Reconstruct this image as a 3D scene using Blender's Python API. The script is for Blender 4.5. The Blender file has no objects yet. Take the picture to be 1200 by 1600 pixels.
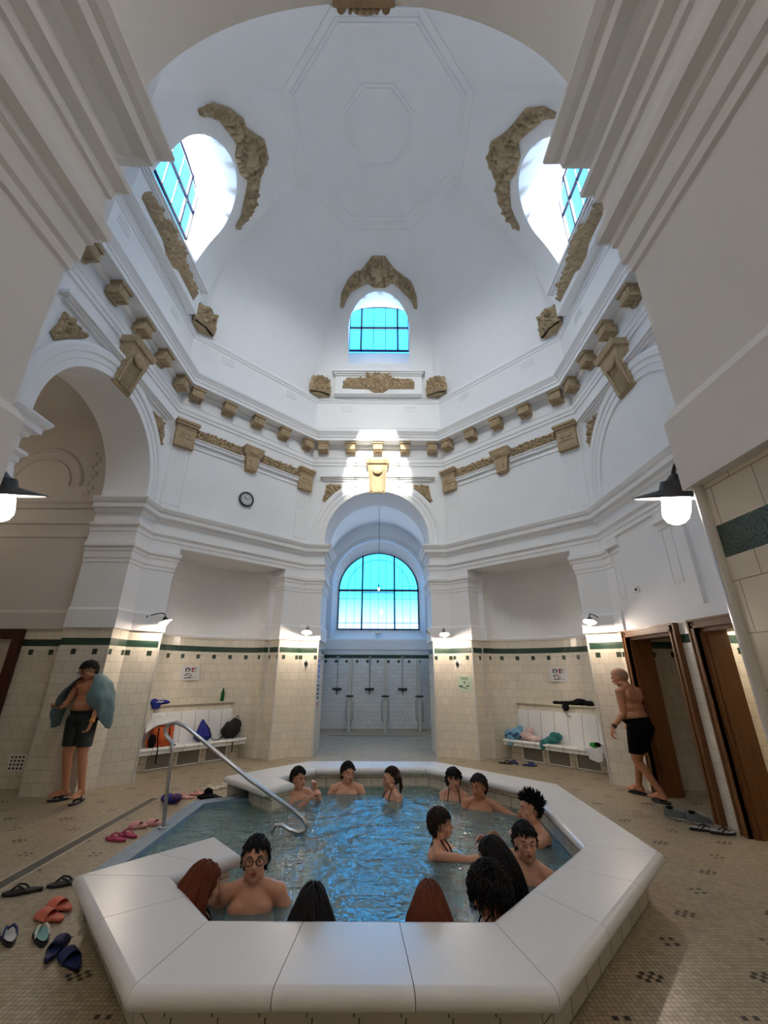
import bpy, bmesh, math, random
import numpy as np
from math import sin, cos, pi, sqrt, tan, radians
from mathutils import Vector, Matrix, noise

random.seed(7)
SC = bpy.context.scene
COL = SC.collection
# ------------------------------------------------------------------ camera
PITCH, YAW, ROLL = 0.3698, 0.0019, 0.0038
fw = Vector((sin(YAW)*cos(PITCH), cos(YAW)*cos(PITCH), sin(PITCH)))
r0 = Vector((cos(YAW), -sin(YAW), 0)); u0 = r0.cross(fw)
cr = r0*cos(ROLL)+u0*sin(ROLL); cu = -r0*sin(ROLL)+u0*cos(ROLL)
cam = bpy.data.cameras.new('camera'); camo = bpy.data.objects.new('camera', cam); COL.objects.link(camo)
cam.sensor_fit = 'HORIZONTAL'; cam.sensor_width = 36; cam.lens = 36*637.08/1200
cam.clip_start = 0.02; cam.clip_end = 300
camo.matrix_world = Matrix.Translation((0.1465, -5.2369, 1.6)) @ Matrix((cr, cu, -fw)).transposed().to_4x4()
SC.camera = camo
# ------------------------------------------------------------------ exposure, world, sun
SC.view_settings.view_transform = 'Standard'; SC.view_settings.look = 'None'
SC.view_settings.gamma = 1; SC.view_settings.use_curve_mapping = False
SC.view_settings.exposure = 1.32
SC.cycles.max_bounces = 12; SC.cycles.diffuse_bounces = 6; SC.cycles.glossy_bounces = 4
SC.cycles.transparent_max_bounces = 16; SC.cycles.sample_clamp_indirect = 6
SC.cycles.use_denoising = True
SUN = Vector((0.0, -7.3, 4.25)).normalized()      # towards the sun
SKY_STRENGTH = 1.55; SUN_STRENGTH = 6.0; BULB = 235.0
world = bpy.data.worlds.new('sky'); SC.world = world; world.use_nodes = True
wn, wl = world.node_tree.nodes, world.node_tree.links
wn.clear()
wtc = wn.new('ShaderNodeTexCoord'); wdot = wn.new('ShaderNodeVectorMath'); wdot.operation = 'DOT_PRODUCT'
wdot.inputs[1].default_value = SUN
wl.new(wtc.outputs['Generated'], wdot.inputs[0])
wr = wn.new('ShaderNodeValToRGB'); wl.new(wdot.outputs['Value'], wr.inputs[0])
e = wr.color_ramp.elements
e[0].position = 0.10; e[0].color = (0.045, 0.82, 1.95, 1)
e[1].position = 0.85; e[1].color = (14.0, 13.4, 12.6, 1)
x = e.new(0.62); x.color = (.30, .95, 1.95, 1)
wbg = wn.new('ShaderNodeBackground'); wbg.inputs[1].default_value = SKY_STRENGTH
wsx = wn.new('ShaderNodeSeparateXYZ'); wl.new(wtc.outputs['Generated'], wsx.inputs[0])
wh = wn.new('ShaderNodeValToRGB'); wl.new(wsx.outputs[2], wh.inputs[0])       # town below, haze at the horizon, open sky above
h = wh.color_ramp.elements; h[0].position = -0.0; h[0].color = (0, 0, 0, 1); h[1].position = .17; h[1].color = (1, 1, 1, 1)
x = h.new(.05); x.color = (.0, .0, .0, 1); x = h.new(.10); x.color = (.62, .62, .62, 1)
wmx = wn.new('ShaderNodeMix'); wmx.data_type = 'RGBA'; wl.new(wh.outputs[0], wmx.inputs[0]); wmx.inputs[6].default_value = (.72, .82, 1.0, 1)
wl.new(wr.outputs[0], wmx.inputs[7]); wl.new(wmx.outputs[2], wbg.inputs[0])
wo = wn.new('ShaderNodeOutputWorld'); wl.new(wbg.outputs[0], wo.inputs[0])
sun = bpy.data.lights.new('sun', 'SUN'); sun.energy = SUN_STRENGTH; sun.angle = 0.01; sun.color = (1, .93, .8)
so = bpy.data.objects.new('sun', sun); COL.objects.link(so)
so.rotation_euler = SUN.to_track_quat('Z', 'Y').to_euler(); so.location = (0, -12, 16)

# ------------------------------------------------------------------ helpers
def tag(o, label=None, category=None, group=None, kind=None):
    if label: o['label'] = label
    if category: o['category'] = category
    if group: o['group'] = group
    if kind: o['kind'] = kind
    return o

def empty(name, loc=(0, 0, 0), rz=0.0, label=None, category=None, group=None, kind=None):
    o = bpy.data.objects.new(name, None); COL.objects.link(o)
    o.location = loc; o.rotation_euler = (0, 0, rz); o.empty_display_size = .05
    return tag(o, label, category, group, kind)

class MB:
    def __init__(s, T=None):
        s.v = []; s.f = []; s.u = []; s.m = []; s.sm = []; s.T = T or Matrix()
    def face(s, pts, uv=None, mi=0, sm=False):
        b = len(s.v)
        for p in pts: s.v.append(s.T @ Vector(p))
        s.f.append(list(range(b, b+len(pts)))); s.u.append(uv or [(0, 0)]*len(pts)); s.m.append(mi); s.sm.append(sm)
    def grid(s, P, mi=0, sm=True, uv=None, wrap=False, close=False):
        n = len(P); m = len(P[0]); b = len(s.v)
        for row in P:
            for p in row: s.v.append(s.T @ Vector(p))
        for i in range(n-(0 if close else 1)):
            for j in range(m-(0 if wrap else 1)):
                i2 = (i+1) % n; j2 = (j+1) % m
                s.f.append([b+i*m+j, b+i2*m+j, b+i2*m+j2, b+i*m+j2])
                if uv: s.u.append([uv[i][j], uv[i2][j], uv[i2][j2], uv[i][j2]])
                else: s.u.append([(0, 0)]*4)
                s.m.append(mi); s.sm.append(sm)
        return b
    def box(s, c, d, R=None, mi=0):
        R = R or Matrix.Identity(3); c = Vector(c)
        h = [x/2 for x in d]
        P = [c+R@Vector((a*h[0], b*h[1], g*h[2])) for a in (-1, 1) for b in (-1, 1) for g in (-1, 1)]
        for q in ((0, 1, 3, 2), (4, 6, 7, 5), (0, 4, 5, 1), (2, 3, 7, 6), (0, 2, 6, 4), (1, 5, 7, 3)):
            pts = [P[k] for k in q]
            s.face(pts, None, mi)
            s.u[-1] = [(p.x+p.y, p.z) for p in pts]
    def tube(s, path, r, seg=8, mi=0, cap=True):
        path = [Vector(p) for p in path]; n = len(path)
        rr = r if isinstance(r, (list, tuple)) else [r]*n
        rows = []; t = (path[1]-path[0]).normalized()
        a = t.orthogonal().normalized()
        for i, p in enumerate(path):
            if 0 < i < n-1: t = (path[i+1]-path[i-1]).normalized()
            elif i == n-1: t = (path[-1]-path[-2]).normalized()
            a = (a-t*a.dot(t)).normalized(); b = t.cross(a)
            rows.append([p+(a*cos(2*pi*k/seg)+b*sin(2*pi*k/seg))*rr[i] for k in range(seg)])
        s.grid(rows, mi, True, wrap=True)
        if cap:
            s.face(list(reversed(rows[0])), None, mi); s.face(rows[-1], None, mi)
    def lathe(s, prof, c=(0, 0, 0), seg=24, mi=0, R=None, sm=True):
        R = R or Matrix.Identity(3); c = Vector(c)
        s.grid([[c+R@Vector((r*cos(2*pi*k/seg), r*sin(2*pi*k/seg), z)) for k in range(seg)] for r, z in prof], mi, sm, wrap=True)
    def ell(s, c, rad, R=None, mi=0, seg=16, rings=10):
        R = R or Matrix.Identity(3); c = Vector(c); rows = []
        for i in range(rings+1):
            th = pi*i/rings; sn = max(sin(th), 1e-3)
            rows.append([c+R@Vector((rad[0]*sn*cos(2*pi*k/seg), rad[1]*sn*sin(2*pi*k/seg), -rad[2]*cos(th))) for k in range(seg)])
        s.grid(rows, mi, True, wrap=True)
    def poly(s, pts, mi=0, uvf=None):
        s.face(pts, [uvf(p) for p in pts] if uvf else None, mi)
    def build(s, name, mats, parent=None, merge=0.0, **k):
        me = bpy.data.meshes.new(name)
        me.from_pydata([tuple(p) for p in s.v], [], s.f)
        ul = me.uv_layers.new(name='uv')
        flat = [c for uvs in s.u for c in uvs]
        ul.data.foreach_set('uv', np.array(flat, dtype=np.float32).ravel())
        for m in (mats if isinstance(mats, (list, tuple)) else [mats]): me.materials.append(m)
        me.polygons.foreach_set('material_index', s.m)
        me.polygons.foreach_set('use_smooth', s.sm)
        if merge:
            bm = bmesh.new(); bm.from_mesh(me)
            bmesh.ops.remove_doubles(bm, verts=bm.verts, dist=merge)
            bmesh.ops.recalc_face_normals(bm, faces=bm.faces)
            bm.to_mesh(me); bm.free()
        me.update()
        o = bpy.data.objects.new(name, me); COL.objects.link(o)
        if parent is not None: o.parent = parent
        return tag(o, **k)

def offset(path, p, closed):
    n = len(path); out = []
    for i in range(n):
        c = Vector(path[i])
        a = Vector(path[i-1]) if (closed or i > 0) else None
        b = Vector(path[(i+1) % n]) if (closed or i < n-1) else None
        ns = []
        for s_, e_ in ((a, c), (c, b)):
            if s_ is None or e_ is None: continue
            d = (e_-s_).normalized(); ns.append(Vector((-d.y, d.x)))
        if len(ns) == 2:
            m = ns[0]+ns[1]; q = c+m*(p*2/ max(m.length_squared, .2)) if m.length > .01 else c
        else: q = c+ns[0]*p
        out.append(q)
    return out

def sweep(mb, path, prof, closed=False, mi=0, caps=True):
    """carry a moulding profile [(protrusion, z)] along a plan path; it grows to the left of travel"""
    path = [Vector(p[:2]) for p in path]
    rows = [[(q.x, q.y, z) for q in offset(path, p, closed)] for p, z in prof]
    n = len(path)
    for a, b in zip(rows, rows[1:]):
        for j in range(n if closed else n-1):
            k = (j+1) % n
            mb.face([a[j], a[k], b[k], b[j]], None, mi)
    if caps and not closed:
        mb.face([r[0] for r in rows], None, mi); mb.face([r[-1] for r in reversed(rows)], None, mi)

# ------------------------------------------------------------------ materials
class NT:
    def __init__(s, name):
        s.mat = bpy.data.materials.new(name); s.mat.use_nodes = True
        s.t = s.mat.node_tree; s.n = s.t.nodes; s.l = s.t.links
        s.b = s.n['Principled BSDF']; s.out = s.n['Material Output']
    def new(s, ty, **k):
        o = s.n.new(ty)
        for a, v in k.items(): setattr(o, a, v)
        return o
    def m(s, op, a, b=None, c=None):
        o = s.n.new('ShaderNodeMath'); o.operation = op
        for i, q in enumerate((a, b, c)):
            if q is None: continue
            if isinstance(q, (int, float)): o.inputs[i].default_value = q
            else: s.l.new(q, o.inputs[i])
        return o.outputs[0]
    def mix(s, f, a, b):
        o = s.n.new('ShaderNodeMix'); o.data_type = 'RGBA'
        for i, q in ((0, f), (6, a), (7, b)):
            if isinstance(q, (int, float)): o.inputs[i].default_value = q
            elif isinstance(q, tuple): o.inputs[i].default_value = (*q[:3], 1)
            else: s.l.new(q, o.inputs[i])
        return o.outputs[2]
    def noise(s, vec, scale, detail=4, rough=.55):
        o = s.n.new('ShaderNodeTexNoise'); o.inputs['Scale'].default_value = scale
        o.inputs['Detail'].default_value = detail; o.inputs['Roughness'].default_value = rough
        if vec is not None: s.l.new(vec, o.inputs['Vector'])
        return o.outputs['Fac']
    def bump(s, h, strength=.3, dist=.01):
        o = s.n.new('ShaderNodeBump'); o.inputs['Strength'].default_value = strength; o.inputs['Distance'].default_value = dist
        s.l.new(h, o.inputs['Height']); s.l.new(o.outputs[0], s.b.inputs['Normal'])
    def set(s, **k):
        for a, v in k.items():
            i = s.b.inputs[{'color': 'Base Color', 'rough': 'Roughness', 'metal': 'Metallic', 'spec': 'Specular IOR Level', 'coat': 'Coat Weight',
                            'sss': 'Subsurface Weight', 'sheen': 'Sheen Weight', 'em': 'Emission Color', 'es': 'Emission Strength'}[a]]
            if isinstance(v, tuple): i.default_value = (*v[:3], 1)
            elif isinstance(v, (int, float)): i.default_value = v
            else: s.l.new(v, i)
        return s
def lin(r, g, b): return tuple(((c/255)/12.92 if c/255 <= .04045 else ((c/255+.055)/1.055)**2.4) for c in (r, g, b))

def simple(name, col, rough=.5, nscale=0, namp=.15, bump=0, **k):
    n = NT(name); g = n.new('ShaderNodeTexCoord')
    if nscale:
        f = n.noise(g.outputs['Object'], nscale)
        n.set(color=n.mix(f, tuple(c*(1-namp) for c in col), tuple(min(1, c*(1+namp)) for c in col)))
        if bump: n.bump(f, bump, .01)
    else: n.set(color=col)
    n.set(rough=rough, **k)
    return n.mat

def tile_material(name, base, mortar, tw=.16, th=.155, band=True, rough=.22, offs=.5, vary=.06, zoff=0.0, ms=.0022):
    n = NT(name)
    uv = n.new('ShaderNodeUVMap'); mp = n.new('ShaderNodeMapping'); n.l.new(uv.outputs[0], mp.inputs[0])
    mp.inputs['Location'].default_value = (0.0, zoff, 0)
    br = n.new('ShaderNodeTexBrick'); br.offset = offs; n.l.new(mp.outputs[0], br.inputs['Vector'])
    br.inputs['Scale'].default_value = 1; br.inputs['Brick Width'].default_value = tw; br.inputs['Row Height'].default_value = th
    br.inputs['Mortar Size'].default_value = ms; br.inputs['Mortar Smooth'].default_value = .3
    br.inputs['Color1'].default_value = (*[c*(1-vary) for c in base], 1); br.inputs['Color2'].default_value = (*[min(1, c*(1+vary)) for c in base], 1)
    br.inputs['Mortar'].default_value = (*mortar, 1)
    sx = n.new('ShaderNodeSeparateXYZ'); n.l.new(uv.outputs[0], sx.inputs[0])
    U, V = sx.outputs[0], sx.outputs[1]
    big = n.noise(uv.outputs[0], 1.3, 3)
    col = n.mix(n.m('MULTIPLY', big, .35), br.outputs['Color'], tuple(c*.72 for c in base))
    h = n.m('MULTIPLY', br.outputs['Fac'], -1.0)
    if band:
        inb = n.m('MULTIPLY', n.m('GREATER_THAN', V, 1.935), n.m('LESS_THAN', V, 2.04))
        swirl = n.new('ShaderNodeTexWave', wave_type='RINGS', rings_direction='SPHERICAL')
        fr = n.new('ShaderNodeCombineXYZ')
        n.l.new(n.m('SUBTRACT', n.m('PINGPONG', U, .08), .04), fr.inputs[0]); n.l.new(n.m('SUBTRACT', V, 1.99), fr.inputs[1])
        n.l.new(fr.outputs[0], swirl.inputs['Vector']); swirl.inputs['Scale'].default_value = 24; swirl.inputs['Distortion'].default_value = 6.0
        swirl.inputs['Detail Scale'].default_value = 6
        green = n.mix(swirl.outputs['Fac'], lin(16, 36, 28), lin(48, 82, 64))
        col = n.mix(inb, col, green)
        fu = n.m('FRACT', n.m('DIVIDE', n.m('ADD', U, 100.0), .32))
        sq = n.m('MULTIPLY', n.m('MULTIPLY', n.m('GREATER_THAN', fu, .38), n.m('LESS_THAN', fu, .62)),
                 n.m('MULTIPLY', n.m('GREATER_THAN', V, 1.805), n.m('LESS_THAN', V, 1.885)))
        col = n.mix(sq, col, n.mix(swirl.outputs['Fac'], lin(28, 36, 28), lin(70, 84, 66)))
        h = n.m('ADD', h, n.m('MULTIPLY', n.m('MULTIPLY', inb, swirl.outputs['Fac']), 1.2))
    n.set(color=col, rough=rough, spec=.5)
    n.bump(h, .35, .004)
    return n.mat

def floor_material():
    n = NT('mosaic_floor')
    uv = n.new('ShaderNodeUVMap'); sx = n.new('ShaderNodeSeparateXYZ'); n.l.new(uv.outputs[0], sx.inputs[0])
    X, Y = sx.outputs[0], sx.outputs[1]
    T = .32/11
    def cell(c, off):   # tile index and grout mask
        q = n.m('DIVIDE', n.m('ADD', c, off), T); return n.m('FLOOR', q), n.m('FRACT', q)
    ix, fx = cell(X, 64*T); iy, fy = cell(Y, 64*T)
    g = n.m('MAXIMUM', n.m('GREATER_THAN', n.m('ABSOLUTE', n.m('SUBTRACT', fx, .5)), .455), n.m('GREATER_THAN', n.m('ABSOLUTE', n.m('SUBTRACT', fy, .5)), .455))
    # motif lattice: .32 m squares, alternate ones carry a motif
    S = 11*T
    def lat(c, o):
        q = n.m('DIVIDE', n.m('ADD', c, o), S); k = n.m('FLOOR', q)
        w = n.m('ROUND', n.m('SUBTRACT', n.m('MULTIPLY', n.m('FRACT', q), 11), 5.5)); return k, w
    kx, wx = lat(X, .28+S*40+S/2-T*.5); ky, wy = lat(Y, -.38+S*40+S/2-T*.5)
    par = n.m('LESS_THAN', n.m('MODULO', n.m('ADD', n.m('ADD', kx, ky), 0.0), 2.0), .5)
    ax, ay = n.m('ABSOLUTE', wx), n.m('ABSOLUTE', wy)
    d1 = n.m('MULTIPLY', n.m('COMPARE', ax, 1, .1), n.m('COMPARE', ay, 1, .1))
    d2 = n.m('MULTIPLY', n.m('COMPARE', ax, 2, .1), n.m('COMPARE', ay, 0, .1))
    d3 = n.m('MULTIPLY', n.m('COMPARE', ax, 0, .1), n.m('COMPARE', ay, 0, .1))
    alt = n.m('COMPARE', n.m('MODULO', kx, 2.0), 0, .1)
    mot = n.m('MULTIPLY', par, n.m('MAXIMUM', d1, n.m('MULTIPLY', alt, n.m('MAXIMUM', d2, d3))))
    cv = n.new('ShaderNodeCombineXYZ'); n.l.new(ix, cv.inputs[0]); n.l.new(iy, cv.inputs[1])
    wh = n.new('ShaderNodeTexWhiteNoise'); n.l.new(cv.outputs[0], wh.inputs['Vector'])
    big = n.noise(uv.outputs[0], .9, 4)
    base = n.mix(wh.outputs['Value'], lin(162, 148, 120), lin(194, 180, 152))
    base = n.mix(n.m('MULTIPLY', big, .5), base, lin(150, 132, 108))
    base = n.mix(mot, base, n.mix(wh.outputs['Value'], lin(16, 14, 13), lin(46, 34, 28)))
    col = n.mix(g, base, lin(96, 82, 64))
    n.set(color=col, rough=n.m('ADD', .22, n.m('MULTIPLY', n.m('ADD', g, big), .18)), spec=.45)
    n.bump(n.m('MULTIPLY', g, -1.0), .25, .002)
    return n.mat

def plaster(name, col, amp=.04):
    n = NT(name); g = n.new('ShaderNodeTexCoord')
    f = n.noise(g.outputs['Object'], 2.2, 5); f2 = n.noise(g.outputs['Object'], 40, 2)
    n.set(color=n.mix(f, tuple(c*(1-amp) for c in col), tuple(min(.95, c*(1+amp)) for c in col)), rough=.75, spec=.25)
    n.bump(f2, .06, .004); return n.mat

def stone(name, c1, c2, rough=.8):
    n = NT(name); g = n.new('ShaderNodeTexCoord')
    f = n.noise(g.outputs['Object'], 14, 6, .7); f2 = n.noise(g.outputs['Object'], 60, 3)
    n.set(color=n.mix(f, c1, c2), rough=rough, spec=.2); n.bump(f2, .35, .01); return n.mat

def wood(name, c1, c2):
    n = NT(name); g = n.new('ShaderNodeTexCoord'); mp = n.new('ShaderNodeMapping'); n.l.new(g.outputs['Object'], mp.inputs[0])
    mp.inputs['Scale'].default_value = (18, 18, 1.2)
    f = n.noise(mp.outputs[0], 2.0, 6, .6)
    n.set(color=n.mix(f, c1, c2), rough=.4, spec=.4); n.bump(f, .15, .004); return n.mat

M = {}
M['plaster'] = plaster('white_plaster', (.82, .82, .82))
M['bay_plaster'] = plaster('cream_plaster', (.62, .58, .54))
M['ornament'] = stone('brown_stucco', lin(132, 111, 84), lin(204, 182, 148))
M['tile'] = tile_material('cream_wall_tiles', (.74, .68, .56), (.33, .27, .19))
M['shower_tile'] = tile_material('white_shower_tiles', (.80, .82, .84), (.26, .26, .26), .15, .115, True)
M['plain_tile'] = tile_material('plain_cream_tiles', (.62, .57, .45), (.10, .08, .05), .21, .11, False, ms=.004)
M['bench_tile'] = tile_material('white_bench_tiles', (.84, .84, .82), (.22, .18, .12), .26, 2.0, False, .15, 0, ms=.005)
M['pool_tile'] = tile_material('pale_pool_tiles', (.60, .76, .74), (.24, .32, .3), .2, .15, False, .2)
M['blue_tile'] = tile_material('blue_edge_tiles', lin(128, 152, 170), lin(70, 84, 92), .15, .11, False, .25)
M['floor'] = floor_material()
M['coping'] = simple('glazed_white_stone', (.74, .73, .70), .30, 3.0, .05, 0)
M['wood'] = wood('stained_oak', lin(78, 44, 18), lin(134, 88, 44))
M['darkwood'] = wood('dark_stained_wood', lin(48, 18, 10), lin(84, 40, 24))
M['frame'] = simple('navy_iron', lin(16, 24, 62), .45)
M['black'] = simple('black_enamel', (.012, .012, .012), .35)
M['black_cloth'] = simple('black_fabric', (.008, .008, .009), .9, 30, .3, .2, spec=.15)
M['enamel'] = simple('white_enamel', (.8, .76, .7), .3)
M['steel'] = simple('brushed_steel', (.55, .55, .56), .22, metal=1.0)
M['chrome'] = simple('dull_chrome', (.35, .35, .35), .3, metal=1.0)
M['grate'] = simple('grey_grating', lin(84, 80, 70), .6, 60, .3)
M['marble'] = simple('cream_partition', lin(205, 203, 190), .25, 4, .06)
M['paper'] = simple('white_paper', lin(205, 205, 205), .6)
M['ink'] = simple('black_ink', (.02, .02, .02), .7)
M['teal_ink'] = simple('teal_ink', lin(20, 60, 72), .7)
M['red_ink'] = simple('red_ink', lin(170, 40, 60), .7)
M['blue_ink'] = simple('blue_ink', lin(120, 140, 200), .7)
M['green_paper'] = simple('pale_green_paper', lin(196, 212, 186), .6)
def emis(name, col, s):
    n = NT(name); n.set(color=col, em=col, es=s, rough=.3); return n.mat
M['bulb'] = emis('lit_bulb_glass', (1.0, .82, .66), BULB); M['jar'] = emis('lit_jar_glass', (1.0, .78, .66), BULB*.10)
# window glass
def glass():
    n = NT('window_glass'); n.n.remove(n.b)
    t = n.new('ShaderNodeBsdfTransparent'); t.inputs[0].default_value = (.92, .97, 1, 1)
    g = n.new('ShaderNodeBsdfGlossy'); g.inputs['Roughness'].default_value = .02
    ge = n.new('ShaderNodeNewGeometry'); dt = n.new('ShaderNodeVectorMath'); dt.operation = 'DOT_PRODUCT'
    n.l.new(ge.outputs['Incoming'], dt.inputs[0]); n.l.new(ge.outputs['Normal'], dt.inputs[1])
    fz = n.m('MULTIPLY_ADD', n.m('POWER', n.m('SUBTRACT', 1.0, n.m('ABSOLUTE', dt.outputs['Value'])), 5.0), .95, .04)
    mx = n.new('ShaderNodeMixShader'); n.l.new(fz, mx.inputs[0]); n.l.new(t.outputs[0], mx.inputs[1]); n.l.new(g.outputs[0], mx.inputs[2])
    n.l.new(mx.outputs[0], n.out.inputs[0]); return n.mat
M['glass'] = glass()
def water():
    n = NT('pool_water_surface'); n.n.remove(n.b)
    tc = n.new('ShaderNodeTexCoord')
    mp = n.new('ShaderNodeMapping'); mp.inputs['Scale'].default_value = (1, 1.35, 1); n.l.new(tc.outputs['Object'], mp.inputs[0])
    f1 = n.noise(mp.outputs[0], 3.2, 3, .5); f2 = n.noise(mp.outputs[0], 8.5, 3, .5)
    f3 = n.noise(mp.outputs[0], 19, 2, .5); h = n.m('ADD', n.m('ADD', n.m('MULTIPLY', f1, .55), n.m('MULTIPLY', f2, .34)), n.m('MULTIPLY', f3, .09))
    bp = n.new('ShaderNodeBump'); bp.inputs['Strength'].default_value = 1; bp.inputs['Distance'].default_value = .085; n.l.new(h, bp.inputs['Height'])
    t = n.new('ShaderNodeBsdfTransparent'); t.inputs[0].default_value = (.62, .90, .88, 1)
    df = n.new('ShaderNodeBsdfDiffuse'); cl_ = n.noise(tc.outputs['Object'], 1.6, 5)
    n.l.new(n.mix(cl_, (.30, .54, .53), (.52, .76, .74)), df.inputs[0])       # cloudy mineral water
    m0 = n.new('ShaderNodeMixShader'); m0.inputs[0].default_value = .30; n.l.new(t.outputs[0], m0.inputs[1]); n.l.new(df.outputs[0], m0.inputs[2])
    g = n.new('ShaderNodeBsdfGlossy'); g.inputs['Roughness'].default_value = .02; n.l.new(bp.outputs[0], g.inputs['Normal'])
    fr = n.new('ShaderNodeFresnel'); fr.inputs[0].default_value = 1.9; n.l.new(bp.outputs[0], fr.inputs['Normal'])
    mx = n.new('ShaderNodeMixShader'); n.l.new(fr.outputs[0], mx.inputs[0]); n.l.new(m0.outputs[0], mx.inputs[1]); n.l.new(g.outputs[0], mx.inputs[2])
    n.l.new(mx.outputs[0], n.out.inputs[0])
    return n.mat
M['water'] = water()

# ------------------------------------------------------------------ the hall: plan
A = 3.97; T8 = tan(pi/8); HS = A*T8
TZ = 2.20                       # top of the wall tiling
HW, SPR = 1.23, 4.48            # arch half width and springing
JD = 4.90; JL = 4.72            # depth line of the jambs; the left one is shorter
DA, DB, DZ = 3.93, 4.15, 8.45   # dome: apothem at the foot, rise, foot height
NW, NH = 1.15, 3.68             # niche half width and height
def F(i, ap=A):
    a = i*pi/4; n = Vector((sin(a), cos(a), 0)); r = Vector((cos(a), -sin(a), 0))
    m = Matrix.Identity(4)
    for k in range(3): m[k][0] = r[k]; m[k][1] = n[k]; m[k][2] = (0, 0, 1)[k]; m[k][3] = n[k]*ap
    return m
def FP(i, s, d): return tuple((F(i) @ Vector((s, d, 0)))[:2])
V8 = [(HS, A), (-HS, A), (-A, HS), (-A, -HS), (-HS, -A), (HS, -A), (A, -HS), (A, HS)]   # counter-clockwise from far right

def vwall(mb, path, z0, z1, u0=0.0, split=TZ, mt=0, mp=1):
    """vertical wall along a plan path, tiles below split, plaster above"""
    u = u0
    for a, b in zip(path, path[1:]):
        L = (Vector(b[:2])-Vector(a[:2])).length
        for lo, hi, mi in ((z0, min(z1, split), mt), (max(z0, split), z1, mp)):
            if hi > lo+1e-5:
                mb.face([(a[0], a[1], lo), (b[0], b[1], lo), (b[0], b[1], hi), (a[0], a[1], hi)], [(u, lo), (u+L, lo), (u+L, hi), (u, hi)], mi)
        u += L

def colwall(mb, ss, holes, z0, z1, split=TZ, u0=0.0):
    """flat wall in facet space (s, 0, z) with openings; holes: (s0, s1, zbottom, ztop(s))"""
    for a, b in zip(ss, ss[1:]):
        mid = (a+b)/2; h = None
        for q in holes:
            if q[0] < mid < q[1]: h = q
        parts = [(z0, z0, z1, z1)] if h is None else ([(z0, z0, h[2], h[2])] if h[2] > z0 else [])+[(h[3](a), h[3](b), z1, z1)]
        for la, lb, ha, hb in parts:
            if la < split and lb < split and ha > split:
                mb.face([(a, 0, la), (b, 0, lb), (b, 0, split), (a, 0, split)], [(a+u0, la), (b+u0, lb), (b+u0, split), (a+u0, split)], 0)
                la = lb = split
            mi = 0 if (la+ha)/2 < split else 1
            mb.face([(a, 0, la), (b, 0, lb), (b, 0, hb), (a, 0, ha)], [(a+u0, la), (b+u0, lb), (b+u0, hb), (a+u0, ha)], mi)

def arch_z(s, r=HW, spr=SPR): return spr+sqrt(max(0, r*r-s*s))
NA = 40
arch_s = [-HW*cos(pi*k/NA) for k in range(NA+1)]
WALLNAME = {0: 'wall_far', -2: 'wall_left', 2: 'wall_right', 4: 'wall_near', -1: 'wall_far_left', 1: 'wall_far_right', -3: 'wall_near_left', 3: 'wall_near_right'}
WALL = {}
for i in (0, -2, 4):
    mb = MB(F(i))
    colwall(mb, [-HS]+arch_s+[HS], [(-HW, HW, 0, arch_z)], 0, DZ)
    # jambs and barrel soffit
    dj = (JL if i == -2 else JD)-A
    for sg in (-1, 1):
        mb.face([(sg*HW, 0, 0), (sg*HW, dj, 0), (sg*HW, dj, TZ), (sg*HW, 0, TZ)], [(.12, 0), (dj+.12, 0), (dj+.12, TZ), (.12, TZ)], 0)
        mb.face([(sg*HW, 0, TZ), (sg*HW, dj, TZ), (sg*HW, dj, SPR), (sg*HW, 0, SPR)], None, 1)
    mb.grid([[(s, 0, arch_z(s)) for s in arch_s], [(s, dj, arch_z(s)) for s in arch_s]], 2 if i != 0 else 1, True)
    WALL[i] = mb.build(WALLNAME[i], [M['tile'], M['plaster'], M['plaster']], kind='structure')
mb = MB(F(2))
DOORS = [(-1.36, -.29), (.13, 1.19)]
colwall(mb, [-HS, -1.36, -.29, .13, 1.19, HS], [(a, b, 0, lambda s: 2.10) for a, b in DOORS], 0, DZ)
WALL[2] = mb.build('wall_right', [M['tile'], M['plaster']], kind='structure')

def ell_niche(n=20):
    return [(-1.03*cos(pi*k/n), .52+.55*sin(pi*k/n)) for k in range(n+1)]
NICHE = [(-NW, 0), (-NW, .38), (-1.03, .38)]+ell_niche()+[(1.03, .38), (NW, .38), (NW, 0)]
for i in (-1, 1, 3, -3):
    mb = MB(F(i))
    if abs(i) == 1:
        colwall(mb, [-HS, -NW, NW, HS], [(-NW, NW, 0, lambda s: NH)], 0, DZ)
        vwall(mb, NICHE, 0, NH, u0=.05)
        mb.face([(p[0], p[1], NH) for p in NICHE], None, 1)
    else: colwall(mb, [-HS, HS], [], 0, DZ)
    WALL[i] = mb.build(WALLNAME[i], [M['tile'], M['plaster']], kind='structure')

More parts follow.
